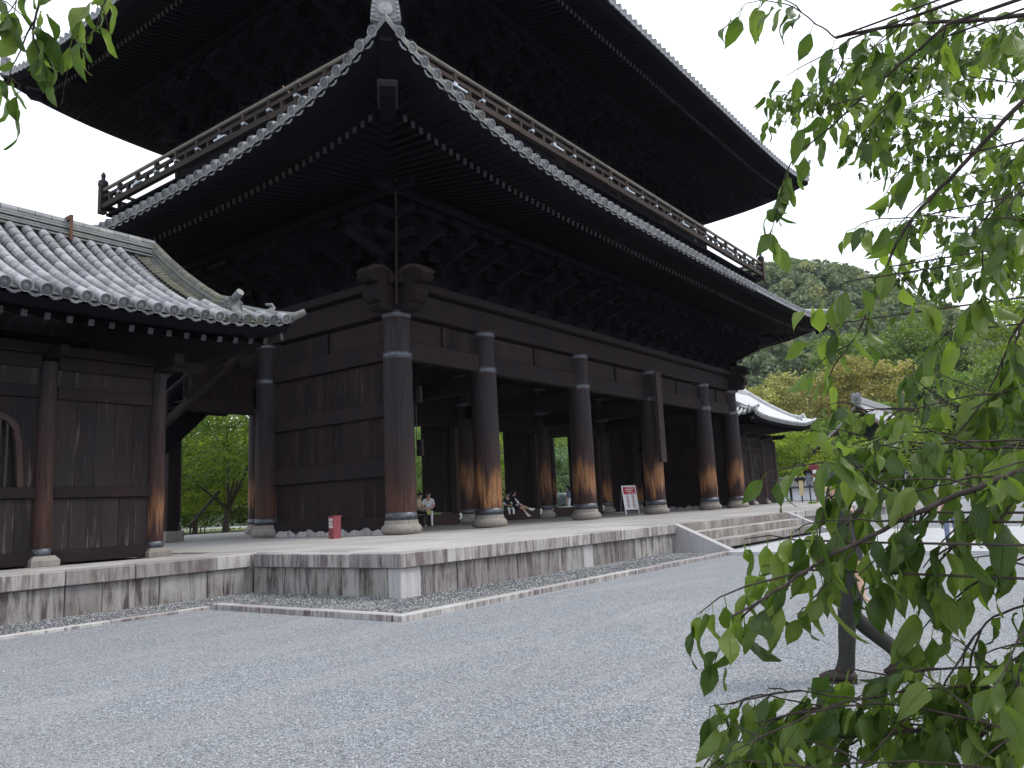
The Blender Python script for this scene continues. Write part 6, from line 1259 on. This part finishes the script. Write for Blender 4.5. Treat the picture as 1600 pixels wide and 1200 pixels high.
# leaf meshes: ovate, pointed, folded along the midrib and curling
def leaf_mesh(bend, fold, curl):
    prof = [(0, 0.012), (0.08, 0.17), (0.2, 0.31), (0.35, 0.385), (0.5, 0.37), (0.65, 0.295), (0.78, 0.19), (0.88, 0.085), (0.95, 0.03), (1.0, 0.004)]
    vs, uv = [], []
    for i, (t, w) in enumerate(prof):
        y = t*math.cos(bend*t*0.5); z = -bend*t*t*0.42; w2 = w*0.57
        if 0 < i < 8: w2 *= 1+(0.05 if i % 2 else -0.04)
        for s in (-1, -0.5, 0, 0.5, 1):
            vs.append((s*w2, y, z+abs(s)*w2*fold+curl*math.sin(t*7+s)*0.03)); uv.append((0.5+s*0.5, t))
    fs = [(5*i+j, 5*i+j+1, 5*i+j+6, 5*i+j+5) for i in range(len(prof)-1) for j in range(4)]
    b = 0.012; o = len(vs); vs += [(-b, -0.30, 0.05), (b, -0.30, 0.05), (b, 0.02, 0.006), (-b, 0.02, 0.006)]; uv += [(0.5, 0)]*4; fs.append((o, o+1, o+2, o+3))   # stalk
    me = bpy.data.meshes.new('leaf'); me.from_pydata(vs, [], fs); me.materials.append(M['leaf']); ul = me.uv_layers.new(name='uv')
    for lp in me.loops: ul.data[lp.index].uv = uv[lp.vertex_index]
    me.polygons.foreach_set('use_smooth', [True]*len(me.polygons)); me.update(); return me
LM = [leaf_mesh(b, f, c) for b, f, c in ((0.5, 0.35, 1.6), (0.9, 0.25, -2), (0.2, 0.55, 1.5), (1.4, 0.45, 2), (0.7, 0.12, -2), (-0.5, 0.3, 2), (1.1, 0.6, -1.5), (0.4, 0.2, 2.5))]
def cherry(name, label, trunk_pts, trunk_r, BR, cap, seed):
    rnd = random.Random(seed); base = Vector(trunk_pts[0]); t = thing(name, label, 'tree', base)
    tb = MB().tube([Vector(p)-base for p in trunk_pts], trunk_r, 14); me = tb.mesh('trunk', M['bark']); put('trunk', me, t, base)
    leaves = []
    def sub(pts, n):
        out = []
        P = [Vector(p) for p in pts]
        for i in range(len(P)-1):
            p0, p1, p2, p3 = P[max(i-1, 0)], P[i], P[i+1], P[min(i+2, len(P)-1)]
            for k in range(n):
                u = k/n; out.append(0.5*((2*p1)+(p2-p0)*u+(2*p0-5*p1+4*p2-p3)*u*u+(3*p1-p0-3*p2+p3)*u**3))
        return out+[P[-1]]
    def add_leaves(path, dens, size):
        L = sum((b-a).length for a, b in zip(path[:-1], path[1:])); n = int(L*dens+rnd.random())
        cum = [0]
        for a, b in zip(path[:-1], path[1:]): cum.append(cum[-1]+(b-a).length)
        for k in range(n+1):
            s = L*(k+rnd.uniform(0, .6))/max(n, 1) if k < n else L*0.995; s = min(s, L*0.999)
            i = max(j for j in range(len(cum)-1) if cum[j] <= s+1e-9); f = (s-cum[i])/max(1e-6, cum[i+1]-cum[i]); p = path[i].lerp(path[i+1], f); d = (path[i+1]-path[i]).normalized()
            for _ in range(2 if rnd.random() < 0.22 else 1):
                side = d.cross(Vector((0, 0, 1))).normalized()*(1 if rnd.random() < .5 else -1)
                ax = (d*rnd.uniform(0.1, 0.7)+side*rnd.uniform(0.1, 0.9)+Vector((rnd.gauss(0, .25), rnd.gauss(0, .25), -rnd.uniform(0.45, 1.5)))).normalized()
                nr = Vector((rnd.gauss(0, .7), rnd.gauss(0, .7), 0.55+rnd.gauss(0, .5))); nr = (nr-ax*nr.dot(ax)).normalized(); sz = size*rnd.uniform(0.5, 1.05)
                leaves.append((p+ax*0.30*sz, ax, nr, sz))
    for r0, r1, dens, ls, tw, pts in BR:
        path = sub(pts, 4); n = len(path)
        for i in range(1, n-1): path[i] = path[i]+Vector((rnd.gauss(0, .0013), rnd.gauss(0, .0013), rnd.gauss(0, .0013)))
        mb = MB().tube([p-base for p in path], [(r0+(r1-r0)*(i/(n-1))**0.7)*0.68 for i in range(n)], 7)
        L = sum((b-a).length for a, b in zip(path[:-1], path[1:])); m = int(L*tw*2.4)
        if dens: add_leaves(path[int(n*0.25):], dens*1.45, ls)
        for k in range(m):
            i = int((k+rnd.random())/m*(n-2)); p = path[i]; d = (path[i+1]-p).normalized(); q = p; pt = [p]
            w = (d*0.8+d.cross(Vector((0, 0, 1))).normalized()*rnd.uniform(-1, 1)+Vector((0, 0, rnd.uniform(-0.8, 0.7)))).normalized(); TL = rnd.uniform(0.08, 0.25)
            for s in range(4): q = q+w*TL/4; w = (w+Vector((rnd.gauss(0, .12), rnd.gauss(0, .12), rnd.gauss(-.1, .12)))).normalized(); pt.append(q)
            mb.tube([x-base for x in pt], [0.0022, 0.002, 0.0017, 0.0014, 0.001], 5); add_leaves(pt[1:], dens*1.35, ls)
        put('branch', mb.mesh('branch', M['bark']), t, base)
    eye = Vector((0, 0, 1.6)); leaves = [l for l in leaves if (l[0]-eye).length > 0.9]
    fwd = Vector((0.794, 0.588, 0.154)); rt = Vector((0.6, -0.799, -0.046)); up = rt.cross(fwd)
    def seen(l): q = l[0]-eye; z = q.dot(fwd); return z > 0 and abs(q.dot(rt)/z) < 0.66 and abs(q.dot(up)/z) < 0.52
    leaves.sort(key=lambda l: (not seen(l), -l[3]/(l[0]-eye).length))
    def mat(l): ax, nr = l[1], l[2]; x = ax.cross(nr); return Matrix((x, ax, nr)).transposed()
    for l in leaves[:cap]: put('leaf', rnd.choice(LM), t, l[0], mat(l).to_euler(), l[3])
    rest = leaves[cap:]
    if rest:
        V, F, T, UV = [], [], [], []
        for l in rest:
            me = rnd.choice(LM); R3 = mat(l); o = len(V)
            V += [tuple(R3 @ (v.co*l[3])+l[0]-base) for v in me.vertices]; F += [tuple(i+o for i in p.vertices) for p in me.polygons]; UV += [tuple(d.uv) for d in me.uv_layers[0].data]; T += [rnd.random()]*len(me.vertices)
        me = bpy.data.meshes.new('foliage'); me.from_pydata(V, [], F); ul = me.uv_layers.new(name='uv'); ul.data.foreach_set('uv', np.array(UV, np.float32).ravel())
        a = me.attributes.new('tint', 'FLOAT', 'POINT'); a.data.foreach_set('value', np.array(T, np.float32)); me.materials.append(M['leafmass']); me.polygons.foreach_set('use_smooth', [True]*len(F)); me.update()
        put('foliage', me, t, base, kind='stuff')
    open('/tmp/leafcount.txt', 'a').write('%s %d\n' % (label[:20], len(leaves)))
    return t
M['leafmass'] = leafmat('cherry leaf mass', (0.038, 0.070, 0.016), (0.092, 0.142, 0.030), (0.175, 0.230, 0.050), 0.50, 0.40, False, spec=0.4).m
TR = [(2.0, -3.05, 0), (2.02, -3.0, 0.8), (1.95, -2.9, 1.7), (2.02, -2.8, 2.6), (2.1, -2.7, 3.6), (2.0, -2.5, 4.6)]
ext = []
for b in RB:   # carry each branch back to the trunk
    p = Vector(b[5][0]); z = min(max(p.z-0.35, 0.6), 4.2); q = Vector((2.0, -2.9, z)); m = p.lerp(q, 0.5)+Vector((0, 0, 0.08)); ext.append([max(b[0]*1.5, .008), b[0], 0, b[3], 0, [list(q), list(m), list(p)]])
cherry('cherry_tree', 'cherry tree with large hanging serrated leaves filling the right foreground', TR, [0.17, 0.14, 0.13, 0.11, 0.09, 0.06], RB+ext, 300, 11)
TL_ = [(-2.6, 1.9, 0), (-2.55, 1.95, 1.0), (-2.4, 2.0, 2.2), (-2.2, 2.1, 3.4), (-1.8, 2.2, 4.4)]
ext = []
for b in LB[:3]+LB[5:]:
    p = Vector(b[5][0]); q = Vector((-2.2, 2.1, 3.3)); ext.append([0.014, b[0], 0, .1, 0, [list(q), list(q.lerp(p, 0.5)+Vector((0, 0, 0.25))), list(p)]])
cherry('cherry_tree', 'cherry sprays hanging into the upper left corner, its trunk out of frame', TL_, [0.14, 0.12, 0.10, 0.08, 0.04], LB+ext, 300, 5)
